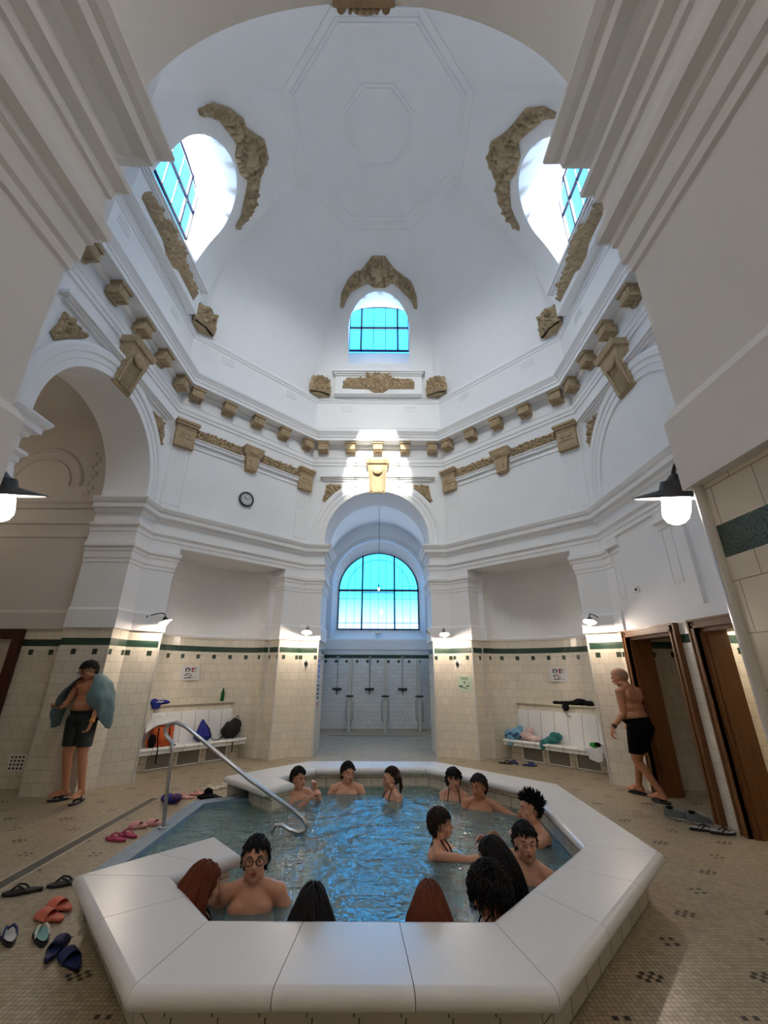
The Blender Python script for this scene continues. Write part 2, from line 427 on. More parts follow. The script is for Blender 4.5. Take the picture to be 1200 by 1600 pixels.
# ------------------------------------------------------------------ dome
def dome_ap(z): return DA*sqrt(max(0, 1-((z-DZ)/DB)**2))
def dome_z(ap): return DZ+DB*sqrt(max(0, 1-(ap/DA)**2))
WHW = .84
def win_top(s): return 10.40+.81*sqrt(max(0, 1-(s/WHW)**2))
NF = 36
TOPAP = 0.0
def dome_facet(mb, i, hole):
    mb.T = F(i, 0)
    def col(a, b, za0, zb0, za1, zb1, n):
        P = []
        for k in range(n+1):
            t = k/n; r = []
            for s, lo, hi in ((a, za0, za1), (b, zb0, zb1)):
                # even spacing in dome angle
                p0 = math.asin(min(1, (lo-DZ)/DB)); p1 = math.asin(min(1, (hi-DZ)/DB)); z = DZ+DB*sin(p0+(p1-p0)*t)
                r.append((s, dome_ap(z), z))
            P.append(r)
        mb.grid(P, 0, True)
    def zmax(s): return dome_z(max(abs(s)/T8, TOPAP))
    base = DA*T8
    ss = [-base+(base-WHW)*k/8 for k in range(8)]+[-WHW*cos(pi*k/30) for k in range(31)]+[WHW+(base-WHW)*k/8 for k in range(1, 9)]
    for a, b in zip(ss, ss[1:]):
        if hole and -WHW < (a+b)/2 < WHW:
            col(a, b, DZ, DZ, 9.48, 9.48, 6); col(a, b, win_top(a), win_top(b), zmax(a), zmax(b), 18)
        else: col(a, b, DZ, DZ, zmax(a), zmax(b), 28)
mb = MB()
for i in range(-3, 5): dome_facet(mb, i, i in (0, -2, 2, 4))
# window embrasures
GY = 4.15                        # plane of the dome window glass
def inner_loop():
    L = [(-WHW, 9.48)]+[(-WHW, 9.48+(10.40-9.48)*k/6) for k in range(1, 7)]
    L += [(-WHW*cos(pi*k/24), win_top(-WHW*cos(pi*k/24))) for k in range(1, 24)]
    L += [(WHW, 10.40-(10.40-9.48)*k/6) for k in range(0, 7)]
    return L
def outer_loop():
    L = [(-.88, 10.26)]+[(-.88, 10.26+(11.76-10.26)*k/6) for k in range(1, 7)]
    L += [(-.88*cos(pi*k/24), 11.76+.24*sin(pi*k/24)) for k in range(1, 24)]
    L += [(.88, 11.76-(11.76-10.26)*k/6) for k in range(0, 7)]
    return L
IL, OL = inner_loop(), outer_loop()
for i in (0, -2, 2, 4):
    mb.T = F(i, 0)
    rows = []
    for t in (0, .25, .5, .75, 1):
        row = []
        for (s, z), (s2, z2) in zip(IL, OL):
            y0 = dome_ap(z); row.append((s+(s2-s)*t, y0+(GY+.05-y0)*t, z+(z2-z)*t))
        rows.append(row)
    mb.grid(rows, 0, True, wrap=True)
dome = mb.build('ceiling', [M['plaster']], merge=.0005, kind='structure')
# crease-free facets keep flat panel rings
rings = MB()
def oct_path(ap): return [(ap*T8, ap), (-ap*T8, ap), (-ap, ap*T8), (-ap, -ap*T8), (-ap*T8, -ap), (ap*T8, -ap), (ap, -ap*T8), (ap, ap*T8)]
for ap, w in ((1.88, .03), (1.66, .05), (1.74, .02), (.74, .035), (.66, .015)):
    z = dome_z(ap)
    sweep(rings, oct_path(ap), [(-.004, z+.02), (-.004, z-.018), (w*.8, z-.014+.2*w), (w*.6, z+.06)], closed=True)
rings.build('ring_moulding', [M['plaster']], dome)

def dome_window(idx, i, lab):
    fr = MB(F(i, 0)); y = GY
    def bar(s0, z0, s1, z1, w, d=.05):
        c = ((s0+s1)/2, y, (z0+z1)/2)
        fr.box(c, (abs(s1-s0)+w, d, abs(z1-z0)+w))
    bar(-.87, 10.28, .87, 10.28, .05); bar(-.86, 11.14, .86, 11.14, .055)
    for s in (-.53, .55): bar(s, 10.28, s, 11.9, .055)
    for s in (-.17, .19): bar(s, 10.28, s, 11.95, .02, .03)
    for s in (-.87, .87): bar(s, 10.28, s, 11.76, .03)
    fr.tube([(-.88*cos(pi*k/16), y, 11.74+.24*sin(pi*k/16)) for k in range(17)], .035, 6)
    o = fr.build('window_%d' % idx, [M['frame']], kind='structure')
    g = MB(F(i, 0)); g.face([(s, y, z) for s, z in OL]); g.build('pane', [M['glass']], o)
for k, i in enumerate((0, -2, 2, 4)): dome_window(k+1, i, '')

# portals help the sky light find its way in through the openings
def portal(T, w, h):
    l = bpy.data.lights.new('window_portal', 'AREA'); l.shape = 'RECTANGLE'; l.size = w; l.size_y = h; l.cycles.is_portal = True
    o = bpy.data.objects.new('window_portal', l); COL.objects.link(o); o.matrix_world = T @ Matrix.Rotation(-pi/2, 4, 'X')
for i in (0, -2, 2, 4): portal(F(i, 0) @ Matrix.Translation((0, GY+.12, 11.1)), 1.85, 1.85)
portal(Matrix.Translation((0, 8.1+.45, 4.08)), 2.8, 2.7)
# ------------------------------------------------------------------ mouldings
SKIRT = [(-.01, 2.19), (.035, 2.19), (.035, 2.46), (.015, 2.50), (0, 2.50)]
CAPITAL = [(-.01, 3.20), (.012, 3.22), (.012, 3.27), (.025, 3.29), (.025, 3.39), (.04, 3.41), (.04, 3.45), (.075, 3.48), (.075, 3.54), (.045, 3.56), (.035, 3.66), (-.01, 3.66)]
ENTAB = [(-.01, 3.66), (.03, 3.66), (.03, 3.73), (.045, 3.74), (.045, 3.80), (.085, 3.84), (.085, 3.88), (.012, 3.89), (.012, 4.05), (.05, 4.07), (.06, 4.12), (.12, 4.14), (.125, 4.21), (.15, 4.235), (.18, 4.29), (.18, 4.315), (-.01, 4.35)]
J = HW
P_far_left = [(-J, JD), (-J, A), V8[1], V8[2], (-A, J), (-JL, J)]
P_near_left = [(-JL, -J), (-A, -J), V8[3], V8[4], (-J, -A), (-J, -JD)]
P_right = [(J, -JD), (J, -A), V8[5], V8[6], V8[7], V8[0], (J, A), (J, JD)]
mb = MB()
for P in (P_far_left, P_near_left, P_right): sweep(mb, P, ENTAB)
mb.build('trim_1', [M['plaster']], kind='structure')
mb = MB()
PIERS = [[(-J, JD), (-J, A), V8[1], FP(-1, NW, 0), FP(-1, NW, .38), FP(-1, 1.03, .38), FP(-1, 1.03, .5)],
         [FP(-1, -1.03, .5), FP(-1, -1.03, .38), FP(-1, -NW, .38), FP(-1, -NW, 0), V8[2], (-A, J), (-JL, J)],
         [FP(1, -1.03, .5), FP(1, -1.03, .38), FP(1, -NW, .38), FP(1, -NW, 0), V8[0], (J, A), (J, JD)],
         [(A, 1.40), V8[7], FP(1, NW, 0), FP(1, NW, .38), FP(1, 1.03, .38), FP(1, 1.03, .5)],
         [(-JL, -J), (-A, -J), V8[3], V8[4], (-J, -A), (-J, -JD)],
         [(J, -JD), (J, -A), V8[5], V8[6], (A, -1.40)]]
for P in PIERS:
    sweep(mb, P, CAPITAL); sweep(mb, P, SKIRT)
# small mouldings inside the niches
for i in (-1, 1):
    P = [FP(i, s, d) for s, d in reversed(ell_niche())]
    sweep(mb, P, [(-.01, 2.20), (.02, 2.20), (.03, 2.24), (.01, 2.26), (0, 2.27)])
    sweep(mb, P, [(-.01, 3.26), (.012, 3.26), (.012, 3.29), (0, 3.30)])
mb.build('trim_2', [M['plaster']], kind='structure')
# string course, modillion cornice, attic ledge
mb = MB()
sweep(mb, V8, [(0, 6.40), (.025, 6.41), (.025, 6.47), (.045, 6.49), (.045, 6.53), (.01, 6.55), (0, 6.55)], closed=True)
sweep(mb, V8, [(0, 6.62), (.012, 6.63), (.012, 6.65), (0, 6.66)], closed=True)
sweep(mb, V8, [(0, 6.90), (.03, 6.91), (.05, 6.95), (.05, 6.99), (.27, 7.0), (.27, 7.07), (.29, 7.09), (.29, 7.12), (.33, 7.18), (.36, 7.22), (.36, 7.25), (.02, 7.33)], closed=True)
cornice = mb.build('trim_3', [M['plaster']], kind='structure')
mb = MB()
sweep(mb, V8, [(0, 8.30), (.02, 8.31), (.02, 8.35), (.05, 8.38), (.05, 8.42), (.04, 8.46), (.02, 8.47)], closed=True)
sweep(mb, V8, [(0, 7.52), (.01, 7.52), (.01, 7.54), (0, 7.54)], closed=True)
for i in range(-3, 5):
    mb.T = F(i)
    for s in (-.85, .85):
        for dz in (8.2, 8.13, 8.06): mb.box((s, -.006, dz), (.3, .012, .02))
mb.build('trim_4', [M['plaster']], kind='structure')
# modillions
def modillion_mesh(T):
    m = MB(T)
    m.box((0, -.10, 6.87), (.235, .20, .20)); m.box((0, -.115, 6.97), (.27, .24, .045))
    m.tube([(-.118, -.195, 6.80), (.118, -.195, 6.80)], .03, 10); m.tube([(-.118, -.04, 6.765), (.118, -.04, 6.765)], .03, 10)
    m.box((0, -.206, 6.88), (.12, .016, .10)); m.box((-.08, -.10, 6.762), (.028, .17, .022)); m.box((.08, -.10, 6.762), (.028, .17, .022)); m.box((0, -.10, 6.764), (.03, .17, .014))
    return m
for i in range(-3, 5):
    for k in range(5):
        if abs(i) >= 3: continue
        modillion_mesh(F(i) @ Matrix.Translation(((k-2)*.69, 0, 0))).build('modillion', [M['ornament']], cornice)

# ------------------------------------------------------------------ reliefs
def inside(p, poly):
    c = False; n = len(poly); j = n-1
    for i in range(n):
        if (poly[i][1] > p[1]) != (poly[j][1] > p[1]) and p[0] < (poly[j][0]-poly[i][0])*(p[1]-poly[i][1])/(poly[j][1]-poly[i][1])+poly[i][0]: c = not c
        j = i
    return c
def edist(p, poly):
    best = 9; n = len(poly)
    for i in range(n):
        a = poly[i]; b = poly[(i+1) % n]; dx, dy = b[0]-a[0], b[1]-a[1]; L = dx*dx+dy*dy
        t = max(0, min(1, ((p[0]-a[0])*dx+(p[1]-a[1])*dy)/L)) if L > 0 else 0
        best = min(best, math.hypot(p[0]-a[0]-t*dx, p[1]-a[1]-t*dy))
    return best
def swirl(x, z, sc=1.0, seed=0.0):
    """leafy carving: scrolls and lobes, 0..1"""
    c = sc*5.5
    gx, gz = math.floor(x*c+.5), math.floor(z*c+.5)
    dx, dz = x*c-gx, z*c-gz
    r = math.hypot(dx, dz); th = math.atan2(dz, dx)
    sp = .5+.5*sin(th*(1 if (gx+gz) % 2 else -1)*(2 if gx % 2 else 1)+r*13)
    nz = noise.noise(Vector((x*17*sc+seed, z*10*sc, seed)))
    v = max(0, min(1, .75*sp+.7*nz+.1)); return v*v*(3-2*v)
def relief(T, outline, mapf, res=.014, base=.03, amp=.06, sc=1.0, seed=0.0, bumps=()):
    xs = [p[0] for p in outline]; zs = [p[1] for p in outline]
    x0, x1, z0, z1 = min(xs), max(xs), min(zs), max(zs)
    nx = int((x1-x0)/res)+2; nz = int((z1-z0)/res)+2
    mb = MB(T); idx = {}
    def vert(i, j, top):
        k = (i, j, top)
        if k not in idx:
            x, z = x0+i*res, z0+j*res
            if top:
                e = min(1, max(0, edist((x, z), outline) if inside((x, z), outline) else 0)/.05)
                h = base+(.05+.95*sqrt(e))*amp*swirl(x, z, sc, seed)
                for bx, bz, br, bh in bumps:
                    q = ((x-bx)**2+(z-bz)**2)/(br*br)
                    if q < 1: h = max(h, base+bh*sqrt(1-q))
            else: h = -.01
            idx[k] = len(mb.v); mb.v.append(T @ Vector(mapf(x, z, h)))
        return idx[k]
    cells = {(i, j) for i in range(nx) for j in range(nz) if inside((x0+(i+.5)*res, z0+(j+.5)*res), outline)}
    def q(l, sm): mb.f.append(l); mb.u.append([(0, 0)]*4); mb.m.append(0); mb.sm.append(sm)
    for i, j in cells:
        q([vert(i, j, 1), vert(i+1, j, 1), vert(i+1, j+1, 1), vert(i, j+1, 1)], True)
        for di, dj, a, b in ((-1, 0, (i, j+1), (i, j)), (1, 0, (i+1, j), (i+1, j+1)), (0, -1, (i, j), (i+1, j)), (0, 1, (i+1, j+1), (i, j+1))):
            if (i+di, j+dj) not in cells: q([vert(*a, 1), vert(*a, 0), vert(*b, 0), vert(*b, 1)], False)
    return mb
def fruit(outline, n, r, h, seed):
    rn = random.Random(seed); out = []; xs = [q[0] for q in outline]; zs = [q[1] for q in outline]; t = 0
    while len(out) < n and t < 6000:
        t += 1; q = (rn.uniform(min(xs), max(xs)), rn.uniform(min(zs), max(zs)))
        if inside(q, outline) and edist(q, outline) > r*.55 and all(math.hypot(q[0]-o_[0], q[1]-o_[1]) > (r+o_[2])*.72 for o_ in out):
            out.append((q[0], q[1], r*rn.uniform(.75, 1.1), h*rn.uniform(.7, 1.1)))
    return out
def flat_map(x, z, h): return (x, -h, z)
def dome_map(x, z, h):
    ap = dome_ap(z); ny, nz = ap/DA**2, (z-DZ)/DB**2; L = math.hypot(ny, nz)
    return (x, ap-h*ny/L, z-h*nz/L)
GAR = [(-1.06, 10.87), (-1.03, 11.17), (-.85, 11.40), (-.63, 11.55), (-.48, 11.56), (-.18, 11.78), (.17, 11.78), (.41, 11.60), (.56, 11.53), (.88, 11.38), (1.03, 11.12), (1.06, 10.86), (.97, 10.86), (.87, 11.05), (.57, 11.25), (.36, 11.37), (.17, 11.27), (-.15, 11.27), (-.31, 11.35), (-.48, 11.29), (-.75, 11.19), (-.88, 11.04), (-.98, 10.87)]
MASK = [(-.96, 8.62), (-.95, 8.76), (-.86, 8.95), (-.35, 8.96), (-.34, 9.11), (.34, 9.11), (.36, 8.95), (.90, 8.92), (.97, 8.78), (.96, 8.61), (.28, 8.60), (.13, 8.48), (-.12, 8.48), (-.27, 8.60)]
CONS = [(-.27, 8.50), (-.29, 8.72), (-.22, 8.92), (-.10, 9.0), (.10, 9.0), (.22, 8.92), (.29, 8.72), (.27, 8.50)]
CONB = [(-.12, 8.87, .07, .16), (.12, 8.87, .07, .16), (-.12, 8.87, .03, .2), (.12, 8.87, .03, .2), (0, 8.62, .05, .14)]
for i in (0, -2, 2):
    relief(F(i, 0), GAR, dome_map, base=.02, amp=.08, sc=.95, seed=i, bumps=fruit(GAR, 60, .05, .13, i+9)+[(0, 11.50, .13, .18), (-.13, 11.52, .09, .15), (.13, 11.52, .09, .15), (-.45, 11.42, .08, .13), (.45, 11.42, .08, .13)]).build('garland_relief', [M['ornament']], dome)
    ped = MB(F(i)); ped.box((0, -.10, 8.80), (2.34, .26, .68)); sweep_T = F(i)
    ped.box((0, -.13, 9.10), (2.42, .32, .05)); ped.box((0, -.15, 9.15), (2.52, .36, .05)); ped.box((0, -.12, 9.04), (2.36, .30, .03))
    ped.build('pedestal', [M['plaster']], dome)
    relief(F(i) @ Matrix.Translation((0, -.23, 0)), MASK, flat_map, base=.02, amp=.07, sc=1.15, seed=3+i, bumps=fruit(MASK, 46, .05, .11, i+5)+[(0, 8.86, .13, .16), (-.055, 8.90, .03, .17), (.055, 8.90, .03, .17), (0, 8.84, .03, .2)]).build('mask_relief', [M['ornament']], dome)
for k, a in enumerate((22.5, -22.5, 67.5, -67.5)):     # scroll consoles stand on the corners of the ledge
    a = radians(a); R = A/cos(pi/8)-.26
    T = Matrix.Translation((sin(a)*R, cos(a)*R, -.02)) @ Matrix.Rotation(-a, 4, 'Z')
    relief(T, CONS, lambda x, z, h: (x, -h-.02 + abs(x)*.25, z), base=.04, amp=.09, sc=1.1, seed=k, bumps=CONB).build('scroll_console', [M['ornament']], dome)
    m = MB(T); m.box((0, .1, 8.73), (.5, .28, .46)); m.build('console_block', [M['ornament']], dome)

# archivolts, keystones, label mouldings, spandrels
AV = [(1.23, 0), (1.23, .03), (1.33, .03), (1.34, .045), (1.42, .045), (1.44, .07), (1.51, .08), (1.56, .06), (1.57, 0)]
def spandrel_outline(sg): return [(sg*p[0], p[1]) for p in ((1.27, 5.88), (.90, 5.88), (.89, 5.80), (1.0, 5.70), (1.14, 5.56), (1.27, 5.41), (1.35, 5.46), (1.30, 5.62))]
for i in (0, -2, 2, 4):
    m = MB(F(i)); angs = [pi*k/40 for k in range(41)]
    rows = []
    for r, p in AV:
        rows.append([(-r, -p, 4.33)]+[(-r*cos(t), -p, SPR+r*sin(t)) for t in angs]+[(r, -p, 4.33)])
    for a, b in zip(rows, rows[1:]): m.grid([a, b], 0, False)
    # label moulding above the arch
    for w, p, z0, z1 in ((1.33, .05, 5.98, 6.02), (1.36, .09, 6.02, 6.05), (1.42, .13, 6.05, 6.10)): m.box((0, -p/2, (z0+z1)/2), (w*2, p, z1-z0))
    m.build('archivolt', [M['plaster']], WALL[i])
    k = MB(F(i))
    def sect(z, h, p): return [(-h, 0, z), (h, 0, z), (h, -p, z), (-h, -p, z)]
    secs = [sect(5.66, .20, .035), sect(5.72, .205, .055), sect(6.02, .215, .12), sect(6.22, .23, .19), sect(6.36, .235, .21), sect(6.37, .27, .25), sect(6.46, .29, .28), sect(6.47, .29, .28)]
    k.grid(secs, 0, False, wrap=True); k.face(secs[0]); k.face(secs[-1])
    k.ell((0, -.19, 6.20), (.13, .05, .11)); k.tube([(-.15, -.05, 5.70), (-.15, -.17, 6.15)], .03, 8); k.tube([(.15, -.05, 5.70), (.15, -.17, 6.15)], .03, 8)
    for q in range(-2, 3): k.tube([(q*.045, -.06, 5.68), (q*.045, -.13, 6.06)], .014, 6)
    k.build('keystone', [M['ornament']], WALL[i])
    if i != 4:
        for sg in (-1, 1): relief(F(i), spandrel_outline(sg), flat_map, base=.02, amp=.05, sc=1.6, seed=sg+i, bumps=fruit(spandrel_outline(sg), 14, .04, .09, 3)+[(sg*1.12, 5.74, .06, .1)]).build('spandrel_relief', [M['ornament']], WALL[i])
# frieze of the diagonal walls
for i in (-1, 1):
    W = WALL[i]
    for sg in (-1, 1):
        FZ = sorted([(sg*.23, 5.93), (sg*1.22, 5.93)])+sorted([(sg*.23, 6.17), (sg*1.22, 6.17)], reverse=True)
        relief(F(i), FZ, flat_map, base=.01, amp=.04, sc=1.3, seed=sg*2+i, bumps=fruit(FZ, 40, .042, .085, sg+i)).build('foliage_frieze', [M['ornament']], W)
        c = MB(F(i)); s0 = sg*1.43
        c.box((s0, -.05, 5.87), (.37, .10, .44)); c.box((s0, -.07, 6.13), (.41, .14, .05)); c.box((s0, -.085, 6.18), (.45, .17, .05))
        for q in range(-5, 6): c.box((s0+q*.032, -.105, 6.07), (.018, .02, .06))
        c.box((s0-.06, -.105, 5.93), (.06, .03, .05)); c.box((s0+.06, -.105, 5.93), (.06, .03, .05)); c.box((s0, -.102, 5.74), (.10, .02, .13)); c.box((s0, -.102, 5.84), (.33, .02, .015))
        c.build('pilaster_capital', [M['ornament']], W)
        p = MB(F(i))
        for q in (-.165, .165): p.box((s0+q, -.006, 5.02), (.012, .012, 1.2))
        for q in range(-2, 3): p.box((s0+q*.045, -.006, 5.38), (.008, .012, .42))
        p.tube([(s0-.1, -.006, 5.60), (s0-.07, -.008, 5.575), (s0, -.008, 5.565), (s0+.07, -.008, 5.575), (s0+.1, -.006, 5.60)], .012, 6)
        p.box((s0, -.006, 4.46), (.36, .012, .015)); p.build('pilaster_panel', [M['plaster']], W)
    k = MB(F(i))
    sx = lambda z, h, p: [(-h, 0, z), (h, 0, z), (h, -p, z), (-h, -p, z)]
    secs = [sx(5.63, .115, .07), sx(5.66, .12, .12), sx(5.98, .16, .11), sx(6.0, .20, .13), sx(6.17, .225, .19), sx(6.19, .225, .19)]
    k.grid(secs, 0, False, wrap=True); k.face(secs[0]); k.face(secs[-1]); k.ell((0, -.14, 6.08), (.12, .05, .07)); k.box((0, -.125, 5.80), (.11, .02, .18))
    k.build('keystone', [M['ornament']], W)
    l = MB(F(i))
    for sg in (-1, 1):
        l.box((sg*.71, -.03, 5.875), (1.06, .06, .07)); l.box((sg*.71, -.045, 5.91), (1.06, .09, .02)); l.box((sg*.69, -.012, 5.73), (1.1, .024, .015))
    l.build('label_moulding', [M['plaster']], W)
# right wall: shallow pilaster and panels above the doors
m = MB(F(2))
for s in (-1.27, .02):
    for q in (-.09, .09): m.box((s+q, -.006, 3.02), (.012, .012, .72))
    m.box((s, -.02, 3.58), (.30, .04, .14)); m.box((s, -.03, 3.52), (.34, .06, .03)); m.box((s, -.012, 3.42), (.27, .024, .02))
    for q in range(3): m.box((s, -.006, 2.66+q*.03), (.16, .012, .012))
m.box((.36, -.02, 3.0), (.04, .04, 1.3))
m.build('panel_moulding', [M['plaster']], WALL[2])

# ------------------------------------------------------------------ side rooms
# shower room behind the far arch
SW, SY, VS = 1.72, 8.1, 4.56
def vault_z(x, r=SW, spr=VS): return spr+sqrt(max(0, r*r-x*x))*1.02
mb = MB()
xs = [-SW*cos(pi*k/40) for k in range(41)]
WW, WB, WS, WR = 1.31, 2.82, 4.07, 1.27      # window half width, bottom, springing, rise
def bw(x): return WS+.12+(WR+.26)*sqrt(max(0, 1-(x/1.5)**2))
xs2 = sorted(set(xs+[-1.5*cos(pi*k/40) for k in range(41)]))
bx = MB(Matrix.Translation((0, SY, 0)))
colwall(bx, xs2, [(-1.5, 1.5, 2.50, bw)], 0, 6.6, TZ)
bx.build('wall_shower_back', [M['shower_tile'], M['plaster']], kind='structure')
for sg in (-1, 1):
    vwall(mb, [(sg*SW, SY), (sg*SW, JD), (sg*HW, JD)], 0, VS, mt=0)
mb.grid([[(x, JD, vault_z(x)) for x in xs], [(x, SY, vault_z(x)) for x in xs]], 1, True)
fr = MB(Matrix.Translation((0, JD, 0))); colwall(fr, sorted(set([-SW]+xs+arch_s+[SW])), [(-HW, HW, 0, arch_z)], 0, 6.6, TZ)
for k in range(len(fr.f)):
    mb.f.append([q+len(mb.v) for q in fr.f[k]]); mb.u.append(fr.u[k]); mb.m.append(1 if fr.m[k] else 0); mb.sm.append(False)
mb.v += fr.v
# splayed recess of the window
RL = [(-1.5, 2.50), (-1.5, WS+.12)]+[(-1.5*cos(pi*k/24), bw(-1.5*cos(pi*k/24))) for k in range(1, 24)]+[(1.5, WS+.12), (1.5, 2.50)]
RO = [(-WW, WB), (-WW, WS)]+[(-WW*cos(pi*k/24), WS+WR*sin(pi*k/24)) for k in range(1, 24)]+[(WW, WS), (WW, WB)]
WY = SY+.28
mb.grid([[(s, SY, z) for s, z in RL], [(s, WY+.03, z) for s, z in RO]], 1, False, wrap=True)
mb.build('wall_shower_room', [M['shower_tile'], M['plaster']], kind='structure')
m = MB()
sweep(m, [(SW, JD+.01), (SW, SY), (-SW, SY), (-SW, JD+.01)], [(-.01, 2.19), (.03, 2.19), (.03, 2.46), (.015, 2.50), (0, 2.50)])
sweep(m, [(SW, JD+.01), (SW, SY)], [(-.01, 4.36), (.04, 4.36), (.05, 4.45), (.08, 4.5), (-.01, 4.56)]); sweep(m, [(-SW, SY), (-SW, JD+.01)], [(-.01, 4.36), (.04, 4.36), (.05, 4.45), (.08, 4.5), (-.01, 4.56)])
for r, w in ((1.66, .05), (1.60, .03)):
    m.tube([(r*cos(pi*k/30), SY-.01, WS+.12+r*sin(pi*k/30)*1.02) for k in range(31)], w/2, 6)
m.build('trim_5', [M['plaster']], kind='structure')
# big window
fr = MB(); y = WY
def fb(s0, z0, s1, z1, w, d=.05): fr.box(((s0+s1)/2, y, (z0+z1)/2), (abs(s1-s0)+w, d, abs(z1-z0)+w))
fb(-1.31, 2.83, 1.31, 2.83, .03); fb(-1.30, 4.07, 1.30, 4.07, .07); fb(-1.3, 3.79, 1.3, 3.79, .018, .03); fb(-1.3, 3.02, 1.3, 3.02, .018, .03)
for s in (-.54, .53): fb(s, 2.83, s, 4.07+1.27*sqrt(1-(s/1.31)**2), .055)
fb(-.54, 4.0, .53, 4.0, .03)
for s in (-1.3, 1.3): fb(s, 2.83, s, 4.07, .025)
for s in (-1.05, -.79, -.27, 0, .26, .79, 1.04): fb(s, 2.83, s, 4.07+(.0 if abs(s) > 1 else 1.27*sqrt(1-(s/1.31)**2)), .014, .03)
fr.tube([(-1.31*cos(pi*k/40), y, 4.07+1.27*sin(pi*k/40)) for k in range(41)], .022, 6)
fr.tube([(-1.04*cos(pi*k/40), y, 4.07+1.04*sin(pi*k/40)) for k in range(41)], .012, 6)
w5 = fr.build('window_5', [M['frame']], kind='structure')
g = MB(); g.face([(s, y, z) for s, z in RO]); g.build('pane', [M['glass']], w5)
g = MB(); g.lathe([(.001, -.03), (.05, -.02), (.11, .02), (.11, .035), (.001, .035)], (0, SY-.02, 2.64), 20, 0); 
g.build('dish', [M['enamel']], None, label='small dark dish lamp under the big arched shower window', category='lamp').name = 'window_lamp'

# bay behind the left arch
BX, BY0, BY1, BZ = -8.6, -1.66, 1.62, 6.2
mb = MB()
vwall(mb, [(-JL, BY1), (BX, BY1)], 0, BZ, u0=JL, mt=0, mp=1)
vwall(mb, [(BX, BY1), (BX, BY0), (-JL, BY0)], 0, BZ, mt=0, mp=1)
fr = MB(Matrix.Translation((-JL, 0, 0)) @ Matrix.Rotation(pi/2, 4, 'Z')); colwall(fr, sorted(set([BY0]+arch_s+[BY1])), [(-HW, HW, 0, arch_z)], 0, BZ, TZ)
for k in range(len(fr.f)):
    mb.f.append([q+len(mb.v) for q in fr.f[k]]); mb.u.append(fr.u[k]); mb.m.append(1 if fr.m[k] else 0); mb.sm.append(False)
mb.v += fr.v
mb.face([(-JL, BY0, BZ), (BX, BY0, BZ), (BX, BY1, BZ), (-JL, BY1, BZ)], None, 1)
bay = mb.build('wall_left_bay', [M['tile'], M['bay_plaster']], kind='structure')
m = MB()
for prof in ([(0, 2.20), (.03, 2.20), (.03, 2.46), (0, 2.50)], [(0, 4.0), (.03, 4.0), (.03, 4.06), (0, 4.07)], [(0, 4.28), (.04, 4.29), (.06, 4.36), (.10, 4.40), (.10, 4.44), (0, 4.46)], [(0, 3.75), (.02, 3.75), (.02, 3.78), (0, 3.79)]):
    sweep(m, [(-JL-.01, BY1), (BX+.01, BY1)], prof)
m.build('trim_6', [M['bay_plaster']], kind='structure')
m = MB()   # faded stucco relief on the lunette
m.tube([(-6.2+.75*cos(t*pi/16), BY1-.01, 4.75+.75*sin(t*pi/16)) for t in range(17)], .035, 6)
m.tube([(-6.2+.55*cos(t*pi/16), BY1-.01, 4.75+.55*sin(t*pi/16)) for t in range(17)], .02, 6)
for q in range(9): m.ell((-5.3+.06*sin(q*2.1), BY1, 4.6+q*.1), (.07, .03, .06), None, 0, 8, 6)
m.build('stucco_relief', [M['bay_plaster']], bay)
d = MB()    # dark framed door in the bay
for x0, x1, z0, z1 in ((-5.74, -5.61, 0, 2.19), (-6.70, -6.57, 0, 2.19), (-6.57, -5.74, 2.05, 2.19)): d.box(((x0+x1)/2, BY1-.03, (z0+z1)/2), (x1-x0, .10, z1-z0))
d3 = d.build('door_3', [M['darkwood']], kind='structure')
d = MB(); d.box((-6.155, BY1-.01, 1.02), (.82, .04, 2.04)); d.box((-6.155, BY1-.035, 1.45), (.56, .02, .9)); d.box((-6.155, BY1-.035, .5), (.56, .02, .6)); d.build('door_leaf', [simple('grey_door_paint', lin(178, 166, 150), .4)], d3)
d = MB()
for a in range(4):
    for b in range(4): d.box((-5.245+a*.055, BY1-.003, .255+b*.048), (.026, .008, .026))
vt = MB(); vt.box((-5.16, BY1-.001, .327), (.25, .004, .21)); o = vt.build('vent_grille', [M['enamel']], label='square perforated ventilation grille low on the tiled wall of the left bay', category='grille'); d.build('hole', [M['black']], o, kind='stuff')

# the bay the camera stands in
NB = 2.4
mb = MB()
vwall(mb, [(-HW, -JD), (-NB, -JD), (-NB, -9.0)], 0, 6.0); vwall(mb, [(NB, -9.0), (NB, -JD), (HW, -JD)], 0, 6.0)
fr = MB(Matrix.Translation((0, -JD, 0))); colwall(fr, sorted(set([-NB]+arch_s+[NB])), [(-NB, NB, 0, lambda s: arch_z(s) if abs(s) < HW else SPR-.1)], 0, 6.0, TZ)
bk = MB(Matrix.Translation((0, -9.0, 0))); colwall(bk, [-NB, NB], [], 0, 6.0, TZ)
for f_ in (fr, bk):
    for k in range(len(f_.f)):
        mb.f.append([q+len(mb.v) for q in f_.f[k]]); mb.u.append(f_.u[k]); mb.m.append(f_.m[k]); mb.sm.append(False)
    mb.v += f_.v
mb.face([(-NB, -9, 6), (NB, -9, 6), (NB, -JD, 6), (-NB, -JD, 6)], None, 1)
mb.build('wall_entrance_bay', [M['tile'], M['plaster']], kind='structure')
